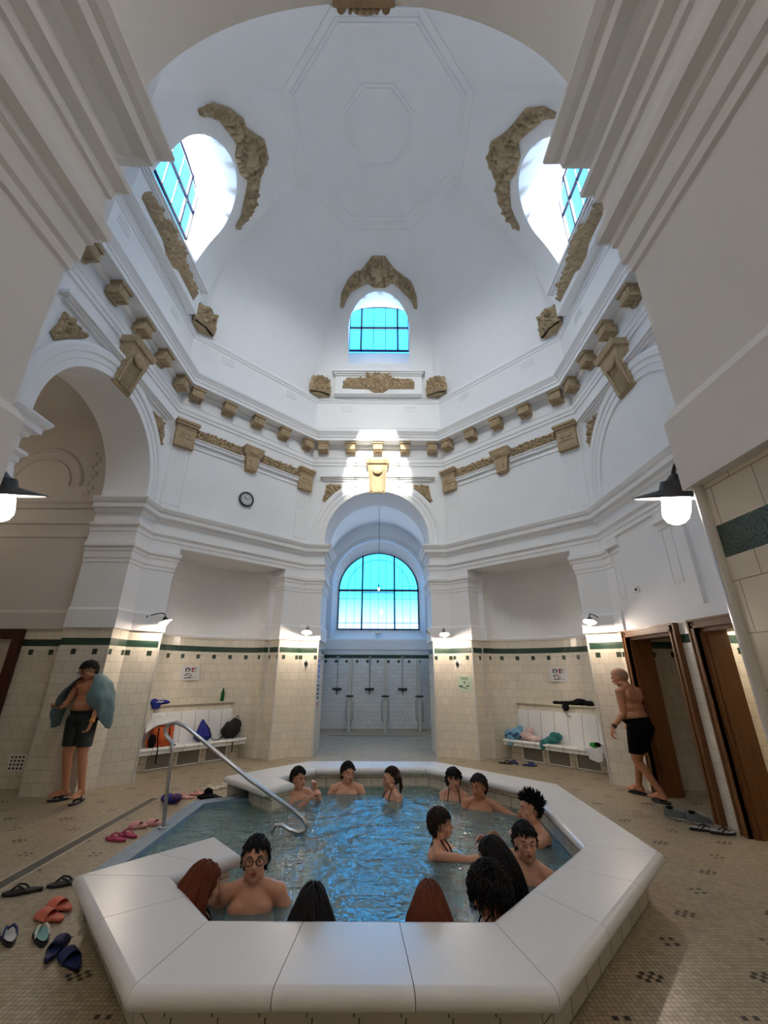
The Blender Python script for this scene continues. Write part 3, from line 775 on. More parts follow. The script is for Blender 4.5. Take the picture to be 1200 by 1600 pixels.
# near right pier: glazed corner bead
m = MB(); m.tube([(HW+.004, -A+.004, 0), (HW+.004, -A+.004, 2.19)], .022, 8); m.tube([(-HW-.004, -A+.004, 0), (-HW-.004, -A+.004, 2.19)], .022, 8)
m.tube([(-HW-.004, A-.004, 0), (-HW-.004, A-.004, 2.19)], .018, 8); m.tube([(HW+.004, A-.004, 0), (HW+.004, A-.004, 2.19)], .018, 8)
for i in (-1, 1):
    for s in (-NW, NW):
        for dd in (0, .38): q = FP(i, s, dd); m.tube([(q[0], q[1], 0), (q[0], q[1], 2.19)], .018, 8)
m.build('trim_7', [simple('pale_glazed_bead', (.62, .60, .55), .2)], kind='structure')

# doorways in the right wall and the passage behind
mb = MB()
vwall(mb, [(A+.28, HS), (A+1.5, HS), (A+1.5, -HS), (A+.28, -HS)], 0, 2.9, u0=.1)
mb.face([(A, HS, 2.6), (A+1.5, HS, 2.6), (A+1.5, -HS, 2.6), (A, -HS, 2.6)], None, 1)
for a, b in ((-HS, -1.36), (-.29, .13), (1.19, HS)):
    vwall(mb, [(A+.28, -a), (A+.28, -b)], 0, 2.6)
    vwall(mb, [(A+.0, -b), (A+.28, -b)], 0, 2.6)
vwall(mb, [(A, .29), (A+1.5, .22)], 0, 2.6, u0=.2)
mb.build('wall_passage', [M['tile'], M['plaster']], kind='structure')
for k, (a, b) in enumerate(DOORS):
    d = MB(F(2))
    for s, sg in ((a, -1), (b, 1)):
        d.box((s+sg*.035, -.02, 1.09), (.10, .08, 2.18)); d.box((s+sg*.0, -.045, 1.07), (.03, .06, 2.14)); d.box((s+sg*.075, -.045, 1.09), (.025, .05, 2.18))
        d.box((s-sg*.03, .14, 1.04), (.06, .30, 2.09)); d.box((s-sg*.062, .05, 1.03), (.03, .04, 2.06))
    mid, w = (a+b)/2, b-a
    d.box((mid, -.02, 2.135), (w+.17, .08, .10)); d.box((mid, -.045, 2.10), (w+.03, .06, .03)); d.box((mid, -.045, 2.175), (w+.17, .05, .025))
    d.box((mid, .14, 2.07), (w, .30, .06))
    o = d.build('door_%d' % (k+1), [M['wood']], kind='structure')

# ------------------------------------------------------------------ pool
ON = [(-1.92, -1.80), (-.94, -2.86), (.91, -2.86), (2.295, -1.41), (2.30, .61), (.95, 1.93), (-.98, 1.92), (-1.91, .95)]     # outer nosing
IN = [(-1.245, -1.81), (-.80, -2.30), (.76, -2.305), (1.73, -1.28), (1.83, .33), (.76, 1.45), (-.775, 1.37), (-1.15, .88)]      # inner nosing
WATER = .07; RIM = .11
def fillpoly(outer, holes, z, uvs=True, mi=0, name=None):
    bm = bmesh.new(); es = []
    for loop in [outer]+holes:
        vs = [bm.verts.new((p[0], p[1], z)) for p in loop]
        es += [bm.edges.new((vs[k], vs[(k+1) % len(vs)])) for k in range(len(vs))]
    bmesh.ops.triangle_fill(bm, use_beauty=True, edges=es)
    out = [[tuple(v.co) for v in f.verts] for f in bm.faces]; bm.free(); return out
BASIN = [(-1.20, -1.77), (-.79, -2.35), (.78, -2.355), (1.79, -1.30), (1.88, .35), (.78, 1.50), (-.79, 1.43), (-1.19, .92), (-.98, .64), (-1.13, .36), (-1.40, .60), (-1.52, .80), (-1.97, .56), (-1.97, -1.20), (-1.74, -1.54), (-1.25, -1.17), (-.97, -1.49)]
mbf = MB()
OUT = [(-9, -9.3), (6, -9.3), (6, 9), (-9, 9)]
for t in fillpoly(OUT, [BASIN], 0): mbf.face(t, [(p[0], p[1]) for p in t], 0)
mbf.build('floor', [M['floor']], kind='structure')

pool = empty('plunge_pool', (0, -.4, 0), label='octagonal sunken pool with white stone coping in the middle of the hall', category='pool')
pinv = Matrix.Translation((0, .4, 0))
def slab(poly, nosed, name='coping_slab', mat=None, zt=.312, th=.085):
    """rounded stone slab; nosed lists the edges with a bull nose"""
    n = len(poly); prof = []
    R_ = th/2
    for k in range(7): a = -pi/2+pi*k/6; prof.append((R_*(1-cos(a)), zt-R_+R_*sin(a)))
    area = sum(poly[k][0]*poly[(k+1) % n][1]-poly[(k+1) % n][0]*poly[k][1] for k in range(n))
    if area < 0: poly = poly[::-1]; nosed = [(n-2-q) % n for q in nosed]
    rows = []
    for ins, z in prof:
        row = []
        for k in range(n):
            P0, P1, P2 = Vector(poly[k-1]), Vector(poly[k]), Vector(poly[(k+1) % n])
            i0 = ins if (k-1) % n in nosed else .002; i1 = ins if k in nosed else .002
            d0 = (P1-P0).normalized(); d1 = (P2-P1).normalized()
            n0 = Vector((-d0.y, d0.x)); n1 = Vector((-d1.y, d1.x))
            # intersection of the two shifted edges
            A0 = P1+n0*i0; B0 = P1+n1*i1; cr_ = d0.x*d1.y-d0.y*d1.x
            if abs(cr_) < .05: q = P1+n0*max(i0, i1)
            else: t = ((B0-A0).x*d1.y-(B0-A0).y*d1.x)/cr_; q = A0+d0*t
            row.append((q.x, q.y, z))
        rows.append(row)
    m = MB(pinv)
    for k in range(n): m.grid([[r[k], r[(k+1) % n]] for r in rows], 0, k in nosed)
    for t in fillpoly(rows[-1], [], rows[-1][0][2]): m.face(t, None, 0)
    for t in fillpoly(rows[0], [], rows[0][0][2]): m.face(t, None, 0)
    return m.build(name, [mat or M['coping']], pool)
def L2(a, b, t): return (a[0]+(b[0]-a[0])*t, a[1]+(b[1]-a[1])*t)
for k, nn in zip(range(7), (2, 3, 3, 3, 3, 2, 2)):
    for q in range(nn):
        t0, t1 = q/nn, (q+1)/nn
        slab([L2(ON[k], ON[k+1], t0), L2(ON[k], ON[k+1], t1), L2(IN[k], IN[k+1], t1), L2(IN[k], IN[k+1], t0)], [0, 2])
# arms that turn in beside the opening
slab([ON[7], IN[7], (-.915, .604), (-1.21, .29)], [1, 2, 3])
slab([ON[0], (-1.58, -1.44), (-1.08, -1.63), IN[0]], [0, 2])
slab([(-1.58, -1.44), (-1.245, -1.081), (-.887, -1.467), (-1.08, -1.63)], [0, 1, 2])
# supporting walls under the coping
m = MB(pinv)
OB = offset(ON, .14, False); OB = [tuple(p) for p in OB]
def strip(mm, path, z0, z1, mi=0, u=0.0):
    for a, b in zip(path, path[1:]):
        L = (Vector(b)-Vector(a)).length
        mm.face([(*a, z0), (*b, z0), (*b, z1), (*a, z1)], [(u, z0), (u+L, z0), (u+L, z1), (u, z1)], mi); u += L
strip(m, OB, 0, .245)
OC = [tuple(p) for p in offset(ON, .115, False)]
strip(m, OC, .165, .235); 
for a, b, c, d in zip(OC, OC[1:], OB, OB[1:]): m.face([(*a, .165), (*b, .165), (*d, .165), (*c, .165)])
m.build('outer_wall', [M['plain_tile']], pool)
m = MB(pinv)
n = len(BASIN); u = 0
for k in range(n):
    a, b = BASIN[k], BASIN[(k+1) % n]
    top = RIM if k in (11, 12, 13) else .25
    L = (Vector(b)-Vector(a)).length
    mi = 1 if k in (11, 12, 13) else 0
    if mi == 0: m.face([(*a, -.02), (*b, -.02), (*b, top), (*a, top)], [(u, .01), (u+L, .01), (u+L, top+.03), (u, top+.03)], 2)
    lo = -.95
    m.face([(*a, lo), (*b, lo), (*b, -.02), (*a, -.02)], [(u, lo), (u+L, lo), (u+L, -.02), (u, -.02)], 0)
    if mi == 1: m.face([(*a, -.02), (*b, -.02), (*b, RIM), (*a, RIM)], [(u, -.02), (u+L, -.02), (u+L, .11), (u, .11)], 1)
    u += L
for t in fillpoly(BASIN, [], -.95): m.face(t, [(p[0], p[1]) for p in t], 0)
m.build('basin', [M['pool_tile'], M['blue_tile'], M['plain_tile']], pool)
# seat ledge under water and steps
m = MB(pinv)
ring_o = [BASIN[k] for k in range(0, 8)]; ring_i = [tuple(p) for p in offset(ring_o, .42, False)]
strip(m, ring_i, -.95, -.50)
for a, b, c, d in zip(ring_o, ring_o[1:], ring_i, ring_i[1:]): m.face([(*a, -.50), (*b, -.50), (*d, -.50), (*c, -.50)], [a, b, d, c])
m.build('seat_ledge', [M['pool_tile']], pool)
st = simple('pale_blue_step_stone', lin(150, 178, 176), .4, 6, .1)
for k, (x1, z) in enumerate(((-1.72, -.08), (-1.47, -.30), (-1.22, -.54), (-.97, -.78))):
    m = MB(pinv); x0 = -1.965 if k == 0 else (-1.72, -1.47, -1.22)[k-1]-.02
    m.box(((x0+x1)/2, -.32, (z-.95)/2), (x1-x0, 1.6 if k < 1 else (1.5, 1.4, 1.1)[k-1], z+.95)); m.build('step', [st], pool)
# blue rim around the opening
m = MB(pinv)
rim = [BASIN[11], BASIN[12], BASIN[13], BASIN[14]]
ro = [tuple(p) for p in offset(rim, -.17, False)]
for a, b, c, d in zip(rim, rim[1:], ro, ro[1:]):
    L = (Vector(b)-Vector(a)).length
    m.face([(*a, RIM), (*b, RIM), (*d, RIM), (*c, RIM)], [(0, 0.0), (L, 0.0), (L, .17), (0, .17)])
    m.face([(*c, .0), (*d, 0), (*d, RIM), (*c, RIM)], [(0, 0), (L, 0), (L, .11), (0, .11)])
m.build('blue_rim', [M['blue_tile']], pool)
# water
def wave(x, y): return .006*noise.noise(Vector((x*2.3, y*3.1, 0)))+.004*noise.noise(Vector((x*5, y*6.5, 5)))
m = MB()
sc_ = 1.0
WB_ = [tuple(p) for p in offset(BASIN, .003, True)]
bm = bmesh.new(); vs = [bm.verts.new((p[0], p[1], WATER)) for p in WB_]
bmesh.ops.triangle_fill(bm, use_beauty=True, edges=[bm.edges.new((vs[k], vs[(k+1) % n])) for k in range(n)])
for _ in range(6): bmesh.ops.subdivide_edges(bm, edges=[e_ for e_ in bm.edges if e_.calc_length() > .07], cuts=1, use_grid_fill=False); bmesh.ops.triangulate(bm, faces=[f for f in bm.faces if len(f.verts) > 3])
for v in bm.verts: v.co.z += wave(v.co.x, v.co.y)
for f in bm.faces:
    f.smooth = True; m.face([tuple(v.co) for v in f.verts], None, 0, True)
bm.free()
for k in range(n): a, b = WB_[k], WB_[(k+1) % n]; m.face([(*a, -.945), (*b, -.945), (*b, WATER), (*a, WATER)])
for t in fillpoly(WB_, [], -.945): m.face(t)
m.build('pool_water', [M['water']], merge=.0005, kind='stuff', label='rippled turquoise water filling the pool, mirroring the blue arched window', category='water')

# handrail
h = MB(); BX_, BY_ = -2.06, -.24
h.tube([(BX_, BY_, RIM), (BX_-.02, BY_-.01, .45), (BX_-.03, BY_-.02, .77), (BX_-.05, BY_-.02, .87), (BX_-.12, BY_-.02, .93), (BX_-.15, BY_-.02, .99), (BX_-.11, BY_-.02, 1.045), (BX_-.04, BY_-.02, 1.06), (BX_+.07, BY_-.02, 1.02),
        (BX_+.35, BY_-.02, .84), (BX_+.85, BY_-.03, .52), (BX_+1.30, BY_-.03, .27), (BX_+1.40, BY_-.03, .20), (BX_+1.45, BY_-.03, .14), (BX_+1.44, BY_-.03, .095), (BX_+1.37, BY_-.03, .08), (BX_+1.28, BY_-.02, .10), (BX_+1.20, BY_-.01, .135), (BX_+1.13, BY_-.0, .13), (BX_+1.10, BY_, .07), (BX_+1.095, BY_, -.7)], .019, 12)
rail = h.build('handrail', [M['steel']], label='bent steel handrail leading from the floor down into the pool', category='handrail')
h = MB(); h.lathe([(.001, .012), (.05, .012), (.055, .006), (.055, .001)], (BX_, BY_, RIM), 20); h.build('base_flange', [M['chrome']], rail)
# drain channel
m = MB()
for a, b in (((-2.86, -3.9), (-2.86, 1.18)),):
    m.box((-2.86, -1.36, .004), (.10, 5.08, .006))
gr = m.build('drain_grate', [M['grate']], label='long grey metal drain grating let into the floor left of the pool', category='drain')
m = MB()
for sg in (-1, 1): m.box((-2.86+sg*.062, -1.36, .004), (.022, 5.12, .007))
m.box((-2.86, 1.20, .004), (.14, .022, .007)); m.build('frame', [simple('pale_drain_frame', lin(188, 174, 150), .5)], gr)
m = MB(); m.box((-.0, 6.76, .003), (2.5, .035, .004)); m.build('drain_slot', [M['black']], label='narrow dark drain slot across the floor before the shower stalls', category='drain')

# ------------------------------------------------------------------ wall lamps
def wall_lamp(loc, ang, label, glass_jar=False, power=14, arm=.26):
    """loc: wall point of the backplate; ang: direction the arm sticks out"""
    t = empty('wall_lamp', loc, ang, label, 'lamp', 'swan neck wall lamps')
    m = MB(); m.lathe([(.001, .02), (.035, .02), (.042, .008), (.042, 0)], (0, 0, 0), 20, R=Matrix.Rotation(pi/2, 3, 'X').transposed() if False else Matrix.Rotation(pi/2, 3, 'X'))
    m.build('backplate', [M['black']], t)
    a = MB(); pts = [(0, 0, 0)]+[(0, -arm*k/8, .055*sin(pi*.55*k/8+.1)*1.1) for k in range(1, 9)]+[(0, -arm-.02, .035), (0, -arm-.025, .0), (0, -arm-.025, -.02)]
    a.tube(pts, .009, 8); a.build('arm', [M['black']], t)
    c = (0, 0, 0); TT = Matrix.Translation((0, -arm-.03, -.03)) @ Matrix.Rotation(radians(-20), 4, 'X')
    s = MB(TT)
    if glass_jar: s.lathe([(.001, .06), (.02, .055), (.035, .03), (.055, .025), (.06, -.01), (.155, -.04), (.158, -.046), (.06, -.025), (.05, -.02)], c, 32)
    else: s.lathe([(.001, .035), (.03, .03), (.036, .0), (.06, -.012), (.115, -.045), (.118, -.052), (.06, -.02), (.03, -.01)], c, 28)
    s.build('shade', [M['black']], t)
    s = MB(TT); s.lathe([(.108, -.046), (.06, -.024), (.03, -.014)] if not glass_jar else [(.15, -.046), (.06, -.028), (.045, -.026)], c, 28); s.build('shade_lining', [M['enamel']], t, label='white enamel lining')
    b = MB(TT)
    if glass_jar:
        b.lathe([(.046, -.03), (.05, -.05), (.05, -.10), (.045, -.125), (.03, -.145), (.012, -.153), (.001, -.155)], c, 24)
    else: b.ell((c[0], c[1], c[2]-.055), (.034, .034, .045))
    b.build('glass_jar' if glass_jar else 'bulb', [M['jar'] if glass_jar else M['bulb']], t)
    return t
def at(i, s, z, d=0): q = F(i) @ Vector((s, d, z)); return tuple(q)
ANG = {0: 0, -1: pi/4, 1: -pi/4, 4: pi}
wall_lamp(at(0, -1.45, 2.40), 0, 'small lit swan neck lamp on the pier left of the shower room')
wall_lamp(at(0, 1.44, 2.37), 0, 'small lit swan neck lamp on the pier right of the shower room')
wall_lamp(at(-1, -1.42, 2.42), ANG[-1]+.9, 'lit swan neck lamp above the man with the towel')
wall_lamp(at(1, 1.40, 2.42), ANG[1]-.2, 'lit swan neck lamp left of the first wooden doorway')
wall_lamp((1.36, -3.97, 2.34), pi, 'large black lamp with glowing glass jar at the right near pier', True, arm=.24)
wall_lamp((-1.44, -3.97, 2.34), pi, 'large black lamp with glowing glass jar cut by the left picture edge', True, arm=.24)
# pendant in the shower room
t = empty('pendant_lamp', (.03, 6.07, 6.3), 0, 'small clear bulb hanging on a long thin cable before the arched window', 'lamp')
m = MB(); m.tube([(0, 0, 0), (0, 0, -2.52)], .006, 6); m.build('cable', [M['black']], t)
m = MB(); m.tube([(0, 0, -2.48), (0, 0, -2.56)], .02, 8); m.tube([(-.10, 0, -2.53), (.10, 0, -2.53)], .006, 6); m.build('socket', [M['black']], t)
m = MB(); m.ell((0, 0, -2.61), (.035, .035, .05)); m.build('bulb', [emis('dim_bulb', (.8, .7, .75), .9)], t)

# unseen fill globes, added to brighten the coping, left bay and passage
def globe(loc, top, label, power):
    t = empty('fill_globe', loc, 0, label, 'lamp')
    m = MB(); m.tube([(0, 0, top-loc[2]), (0, 0, .14)], .012, 8); m.lathe([(.05, .12), (.07, .16), (.02, .20)], seg=20); m.build('stem', [M['black']], t)
    m = MB(); m.ell((0, 0, 0), (.15, .15, .15)); m.build('globe', [emis('fill_globe_glow', (1, .86, .70), power)], t)
globe((0, -6.4, 5.3), 5.98, 'unseen globe added as fill light in the entrance bay', 20)
globe((-6.9, 0, 4.4), 6.2, 'unseen globe added as fill light in the left bay', 9)
globe((4.75, -.2, 2.25), 2.6, 'unseen globe added as fill light in the passage behind the doorways', 9)
# clock on the far left wall
T = F(-1) @ Matrix.Translation((.01, -.0, 4.99)) @ Matrix.Rotation(pi/2, 4, 'X')
ck = empty('wall_clock', (0, 0, 0), 0, 'round white clock with a black rim on the far left wall', 'clock')
m = MB(T); m.lathe([(.001, .0), (.15, 0), (.165, .02), (.165, .05), (.15, .06), (.135, .05), (.135, .035)], seg=40); m.build('case', [M['black']], ck)
m = MB(T); m.lathe([(.137, .034), (.001, .034)], seg=40); m.build('face', [M['paper']], ck)
for k in range(12):
    m = MB(T); a = k*pi/6; m.box((.112*sin(a), .112*cos(a), .036), (.01, .026, .003), Matrix.Rotation(-a, 3, 'Z')); m.build('hour_mark', [M['ink']], ck)
for L_, a, w in ((.075, radians(-47), .013), (.105, radians(68), .009)):
    m = MB(T); m.box((L_/2*sin(a), L_/2*cos(a), .04), (w, L_, .003), Matrix.Rotation(-a, 3, 'Z')); m.build('hand', [M['ink']], ck)

# ------------------------------------------------------------------ benches in the niches
def niche_lim(d): return 1.03*sqrt(max(0, 1-((d-.52)/.55)**2)) if d > .52 else 1.03
def bench(i, fl, label):
    T = F(i) @ Matrix.Scale(fl, 4, (1, 0, 0))     # fl=1: open end on the +s side
    b = empty('tiled_bench', (0, 0, 0), 0, label, 'bench')
    def P(pts): return [(p[0]*1.0, p[1], p[2]) for p in pts]
    x0, x1 = -1.02, .92
    m = MB(T)
    m.box(((x0+x1)/2, .70, .305), (x1-x0, .36, .10)); m.tube([(x0, .525, .33), (x1, .525, .33)], .03, 10)
    for k in range(len(m.u)): m.u[k] = [((q.x if abs(q.x) else 0), .1) for q in [Vector((F(i).inverted() @ m.v[j])) for j in m.f[k]]]
    m.build('seat', [M['bench_tile']], b)
    m = MB(T); m.box((-.08, .76, .13), (1.86, .16, .26)); m.build('base', [M['plain_tile']], b)
    m = MB(T); xb = .74
    m.face([(-1.0, .80, .35), (xb, .80, .35), (xb, .87, .86), (-1.0, .87, .86)], [(-1.0, .1), (xb, .1), (xb, .6), (-1.0, .6)])
    m.face([(xb, .80, .35), (xb, 1.0, .35), (xb, 1.0, .86), (xb, .87, .86)], [(0.02, .1)]*4)
    m.face([(-1.0, .87, .86), (xb, .87, .86), (xb, .90, .87), (-1.0, .90, .87)], [(0.02, .1)]*4)
    m.build('backrest', [M['bench_tile']], b)
    m = MB(T); m.face([(-.95, .89, .86), (xb-.02, .89, .86), (xb-.02, .89, .985), (-.95, .89, .985)], [(-.95, .05), (xb, .05), (xb, .155), (-.95, .155)]); m.face([(xb-.02, .89, .86), (xb-.02, 1.06, .86), (xb-.02, 1.06, .985), (xb-.02, .89, .985)]); m.build('upstand', [M['tile']], b)
    m = MB(T); m.box((-.1, .98, .985), (1.70, .22, .03)); m.tube([(-.95, .87, .985), (xb+.01, .87, .985)], .018, 8); m.build('shelf', [simple('cream_shelf', lin(206, 198, 172), .3)], b)
    for c in (-.60, -.09, .41):
        m = MB(T)
        for sx in (-.2, .2): m.box((c+sx, .672, .135), (.014, .014, .25))
        for z in (.015, .255): m.box((c, .672, z), (.41, .014, .016))
        g_ = m.build('vent_frame', [M['enamel']], b)
        m = MB(T); m.box((c, .676, .135), (.39, .006, .24))
        m.build('vent_mesh', [simple('vent_mesh_grey', lin(118, 112, 100), .6, 120, .4)], g_)
    return b
bench(-1, 1, 'white tiled bench with shelf in the left niche, bags on it')
bench(1, -1, 'white tiled bench with shelf in the right niche, towels on it')

# ------------------------------------------------------------------ showers
for k, x in enumerate((-1.215, -.24, .745)):
    t = empty('shower_fitting', (x, SY, 0), 0, ('leftmost', 'middle', 'rightmost')[k]+' wall shower with mixer and tall riser pipe on white tiles', 'shower', 'wall showers')
    m = MB(); m.tube([(0, -.05, 1.07), (0, -.05, 1.93), (0, -.08, 1.97), (0, -.16, 1.98)], .010, 8); m.build('riser_pipe', [M['chrome']], t)
    m = MB(); m.lathe([(.05, -.03), (.05, -.02), (.015, 0), (.001, .01)], (0, -.17, 1.985), 16); m.build('shower_head', [M['chrome']], t); m = MB(); m.box((0, -.03, 1.96), (.09, .05, .03)); m.build('wall_bracket', [M['chrome']], t)
    m = MB(); m.tube([(-.10, -.06, 1.07), (.10, -.06, 1.07)], .028, 10); m.ell((-.11, -.08, 1.07), (.03, .04, .035)); m.ell((.11, -.08, 1.07), (.03, .04, .035)); m.ell((0, -.07, 1.06), (.05, .04, .05)); m.tube([(0, -.08, 1.04), (0, -.12, .96), (0, -.13, .91)], [.018, .014, .010], 8); m.build('mixer_tap', [M['black']], t)
for k, x in enumerate((-.79, .225, 1.20)):
    t = empty('shower_partition', (x, 0, 0), 0, ('leftmost', 'middle', 'rightmost')[k]+' narrow cream partition between the shower stalls', 'partition', 'shower partitions')
    m = MB(); m.box((0, 7.82, .98), (.045, .56, 1.88)); m.box((0, 7.56, .95), (.07, .06, 1.94)); m.build('panel', [M['marble']], t)
    m = MB(); m.lathe([(.001, .03), (.07, .025), (.10, 0), (.08, -.02), (.001, -.03)], (0, 0, 0), 18)
    for v in m.v: v.x *= 1.3; v.y *= .8; v += Vector((0, 7.52, .90))
    m.build('soap_tray', [M['black']], t)
    for sg in (-1, 1):
        m = MB(); m.tube([(sg*.05, 7.60, .82), (sg*.10, 7.58, .78), (sg*.10, 7.58, .30), (sg*.05, 7.60, .25)], .010, 8); m.build('grab_bar', [M['chrome']], t)
    m = MB(); m.box((0, 7.55, .01), (.12, .12, .02)); m.build('foot', [M['marble']], t)

# ------------------------------------------------------------------ signs and fixtures
def marks(T, specs, mat, par, name='print'):
    m = MB(T)
    for s in specs:
        if s[0] == 'b': m.box((s[1], -.0035, s[2]), (s[3], .001, s[4]))
        else: m.tube([(s[1]+s[3]*cos(q*pi/8), -.0035, s[2]+s[3]*sin(q*pi/8)) for q in range(17)], .003, 4)
    m.build(name, [mat], par)
for i, s, lab in ((-1, -.155, 'white notice with red and black pictograms in the left niche'), (1, .13, 'white notice with red and black pictograms in the right niche')):
    d = .52+.55*sqrt(1-(s/1.03)**2)-.03
    T = F(i) @ Matrix.Translation((s, d, 1.53)) @ Matrix.Rotation(.06 if s > 0 else -.06, 4, 'Z')
    m = MB(T); m.box((0, 0, 0), (.355, .004, .265)); o = m.build('notice_sign', [M['paper']], label=lab, category='sign')
    marks(T, [('b', -.09, .06, .022, .07), ('b', -.055, .085, .03, .02), ('b', -.04, .06, .008, .06), ('b', -.02, .06, .03, .008), ('c', -.05, .065, .04), ('b', -.02, .065, .016, .05), ('c', .075, .085, .03), ('b', .075, .085, .05, .008), ('b', .07, .03, .06, .008), ('b', -.085, -.035, .05, .012), ('b', -.075, -.022, .02, .03), ('b', -.03, -.01, .05, .012), ('c', .0, -.045, .032), ('b', .01, -.045, .05, .01), ('b', -.04, -.085, .13, .014), ('b', .06, -.085, .10, .006)], M['ink'], o)
    marks(T, [('b', .03, .055, .028, .075), ('b', .055, .075, .02, .02), ('b', .03, .10, .04, .01), ('b', -.10, .10, .016, .012)], M['red_ink'], o)
T = F(1) @ Matrix.Translation((-1.39, -.003, 1.345)); m = MB(T); m.box((0, 0, 0), (.34, .004, .29)); o = m.build('notice_sign', [M['green_paper']], label='pale green notice on the right pier beside the showers', category='sign')
marks(T, [('b', 0, .11, .2, .012), ('b', .01, .08, .16, .010), ('b', 0, .02, .02, .05), ('b', -.02, .035, .03, .012), ('b', .02, .035, .03, .012), ('b', -.09, -.05, .09, .03), ('b', -.02, -.075, .10, .012), ('b', .07, -.045, .07, .02), ('b', .04, -.09, .08, .01), ('c', .11, .0, .03)], simple('dark_green_ink', lin(50, 78, 58), .7), o)
# stack of notices on the jamb left of the showers
T = Matrix.Translation((-HW+.004, 4.2, 0)) @ Matrix.Rotation(pi/2, 4, 'Z')
for z, h, lab, mt in ((2.03, .30, 'white notice topmost on the jamb left of the showers', None), (1.62, .48, 'tall white notice with blue pictures on the jamb left of the showers', M['blue_ink']), (1.17, .36, 'teal and black notice on the jamb left of the showers', M['teal_ink']), (.93, .12, 'red and white notice lowest on the jamb left of the showers', M['red_ink'])):
    TT = T @ Matrix.Translation((0, 0, z)); m = MB(TT); m.box((0, 0, 0), (.34, .004, h)); o = m.build('notice_sign', [M['paper']], label=lab, category='sign')
    if mt: marks(TT, [('b', 0, h*.33-q*h*.22, .26, h*.14) for q in range(4)], mt, o)
    else: marks(TT, [('b', 0, .09, .24, .012), ('b', 0, .05, .24, .012), ('b', 0, -.04, .2, .06)], simple('grey_ink', lin(120, 124, 124), .7), o)
for i, s, lab in ((0, -1.47, 'small square wall fitting with dark hook on the pier left of the showers'), (1, -1.53, 'small oval wall fitting on the pier right of the showers')):
    T = F(i) @ Matrix.Translation((s, -.002, 1.72)); m = MB(T); m.box((0, 0, 0), (.16, .006, .19)); o = m.build('wall_fitting', [M['enamel']], label=lab, category='fitting')
    m = MB(T); m.ell((0, -.02, 0), (.035, .02, .045)); m.tube([(0, -.02, .07), (0, -.03, 0), (0, -.03, -.075)], .008, 6); m.tube([(-.04, -.02, .02), (.05, -.02, .015)], .006, 6); m.build('hook', [M['black']], o)
T = F(2) @ Matrix.Translation((-.87, -.01, 2.74)); m = MB(T); m.box((0, 0, 0), (.09, .03, .09)); o = m.build('wall_socket', [M['enamel']], label='small white socket box high above the first wooden doorway', category='socket'); m = MB(T); m.ell((0, -.02, 0), (.02, .02, .02)); m.build('plug', [M['black']], o)
T = Matrix.Translation((HW-.05, 4.15, 2.40)); m = MB(T); m.lathe([(.001, .06), (.05, .05), (.06, 0), (.05, -.05), (.001, -.06)], seg=18); o = m.build('wall_speaker', [M['enamel']], label='small round white alarm unit on the jamb right of the showers', category='alarm'); m = MB(T); m.box((-.05, 0, 0), (.03, .05, .05)); m.build('sounder', [M['black']], o)

# ------------------------------------------------------------------ people
def skin_mat(name, c):
    n = NT(name); g = n.new('ShaderNodeTexCoord'); f = n.noise(g.outputs['Object'], 9, 4)
    n.set(color=n.mix(f, tuple(q*.88 for q in c), tuple(min(1, q*1.08) for q in c)), rough=.42, spec=.4)
    n.bump(n.noise(g.outputs['Object'], 90, 2), .05, .003); return n.mat
SK = {'fair': skin_mat('fair_skin', lin(205, 152, 122)), 'tan': skin_mat('tan_skin', lin(186, 128, 94)), 'olive': skin_mat('olive_skin', lin(170, 120, 88))}
def hair_mat(name, c1, c2):
    n = NT(name); g = n.new('ShaderNodeTexCoord'); mp = n.new('ShaderNodeMapping'); mp.inputs['Scale'].default_value = (60, 60, 8); n.l.new(g.outputs['Object'], mp.inputs[0])
    f = n.noise(mp.outputs[0], 3, 3); n.set(color=n.mix(f, c1, c2), rough=.6, spec=.2); n.bump(f, .5, .004); return n.mat
HM = {'black': hair_mat('black_hair', (.004, .0035, .0035), (.014, .011, .010)), 'brown': hair_mat('dark_brown_hair', (.012, .008, .006), (.045, .027, .018)),
      'red': hair_mat('reddish_brown_hair', lin(54, 22, 12), lin(132, 66, 40)), 'grey': hair_mat('cropped_grey_hair', lin(150, 112, 88), lin(172, 134, 110))}
EYE = simple('eye_white', (.5, .48, .46), .3); LIPS = simple('lips', lin(150, 72, 66), .4)
CLOTH = {'navy': simple('navy_swim_fabric', lin(14, 24, 44), .55, 30, .2), 'black': simple('black_swim_fabric', (.004, .004, .0045), .9, 30, .2, spec=.1), 'green': simple('dark_green_swim_fabric', lin(22, 34, 32), .6, 30, .2)}

def fuse(mb, voxel=.007, it=5, cuts=()):
    """join overlapping closed volumes into one continuous skin"""
    me = bpy.data.meshes.new('tmp'); me.from_pydata([tuple(p) for p in mb.v], [], mb.f); me.update()
    bm = bmesh.new(); bm.from_mesh(me); bmesh.ops.remove_doubles(bm, verts=bm.verts, dist=1e-5); bmesh.ops.recalc_face_normals(bm, faces=bm.faces); bm.to_mesh(me); bm.free()
    o = bpy.data.objects.new('tmp', me); COL.objects.link(o)
    r = o.modifiers.new('r', 'REMESH'); r.mode = 'VOXEL'; r.voxel_size = voxel; r.use_smooth_shade = True
    s = o.modifiers.new('s', 'SMOOTH'); s.factor = .5; s.iterations = it
    dg = bpy.context.evaluated_depsgraph_get(); dg.update()
    out = bpy.data.meshes.new_from_object(o.evaluated_get(dg))
    bpy.data.objects.remove(o); bpy.data.meshes.remove(me)
    if cuts:
        bm = bmesh.new(); bm.from_mesh(out)
        for co, no in cuts:
            bmesh.ops.bisect_plane(bm, geom=bm.verts[:]+bm.edges[:]+bm.faces[:], plane_co=co, plane_no=no, clear_outer=True)
        bm.to_mesh(out); bm.free()
    for p in out.polygons: p.use_smooth = True
    return out
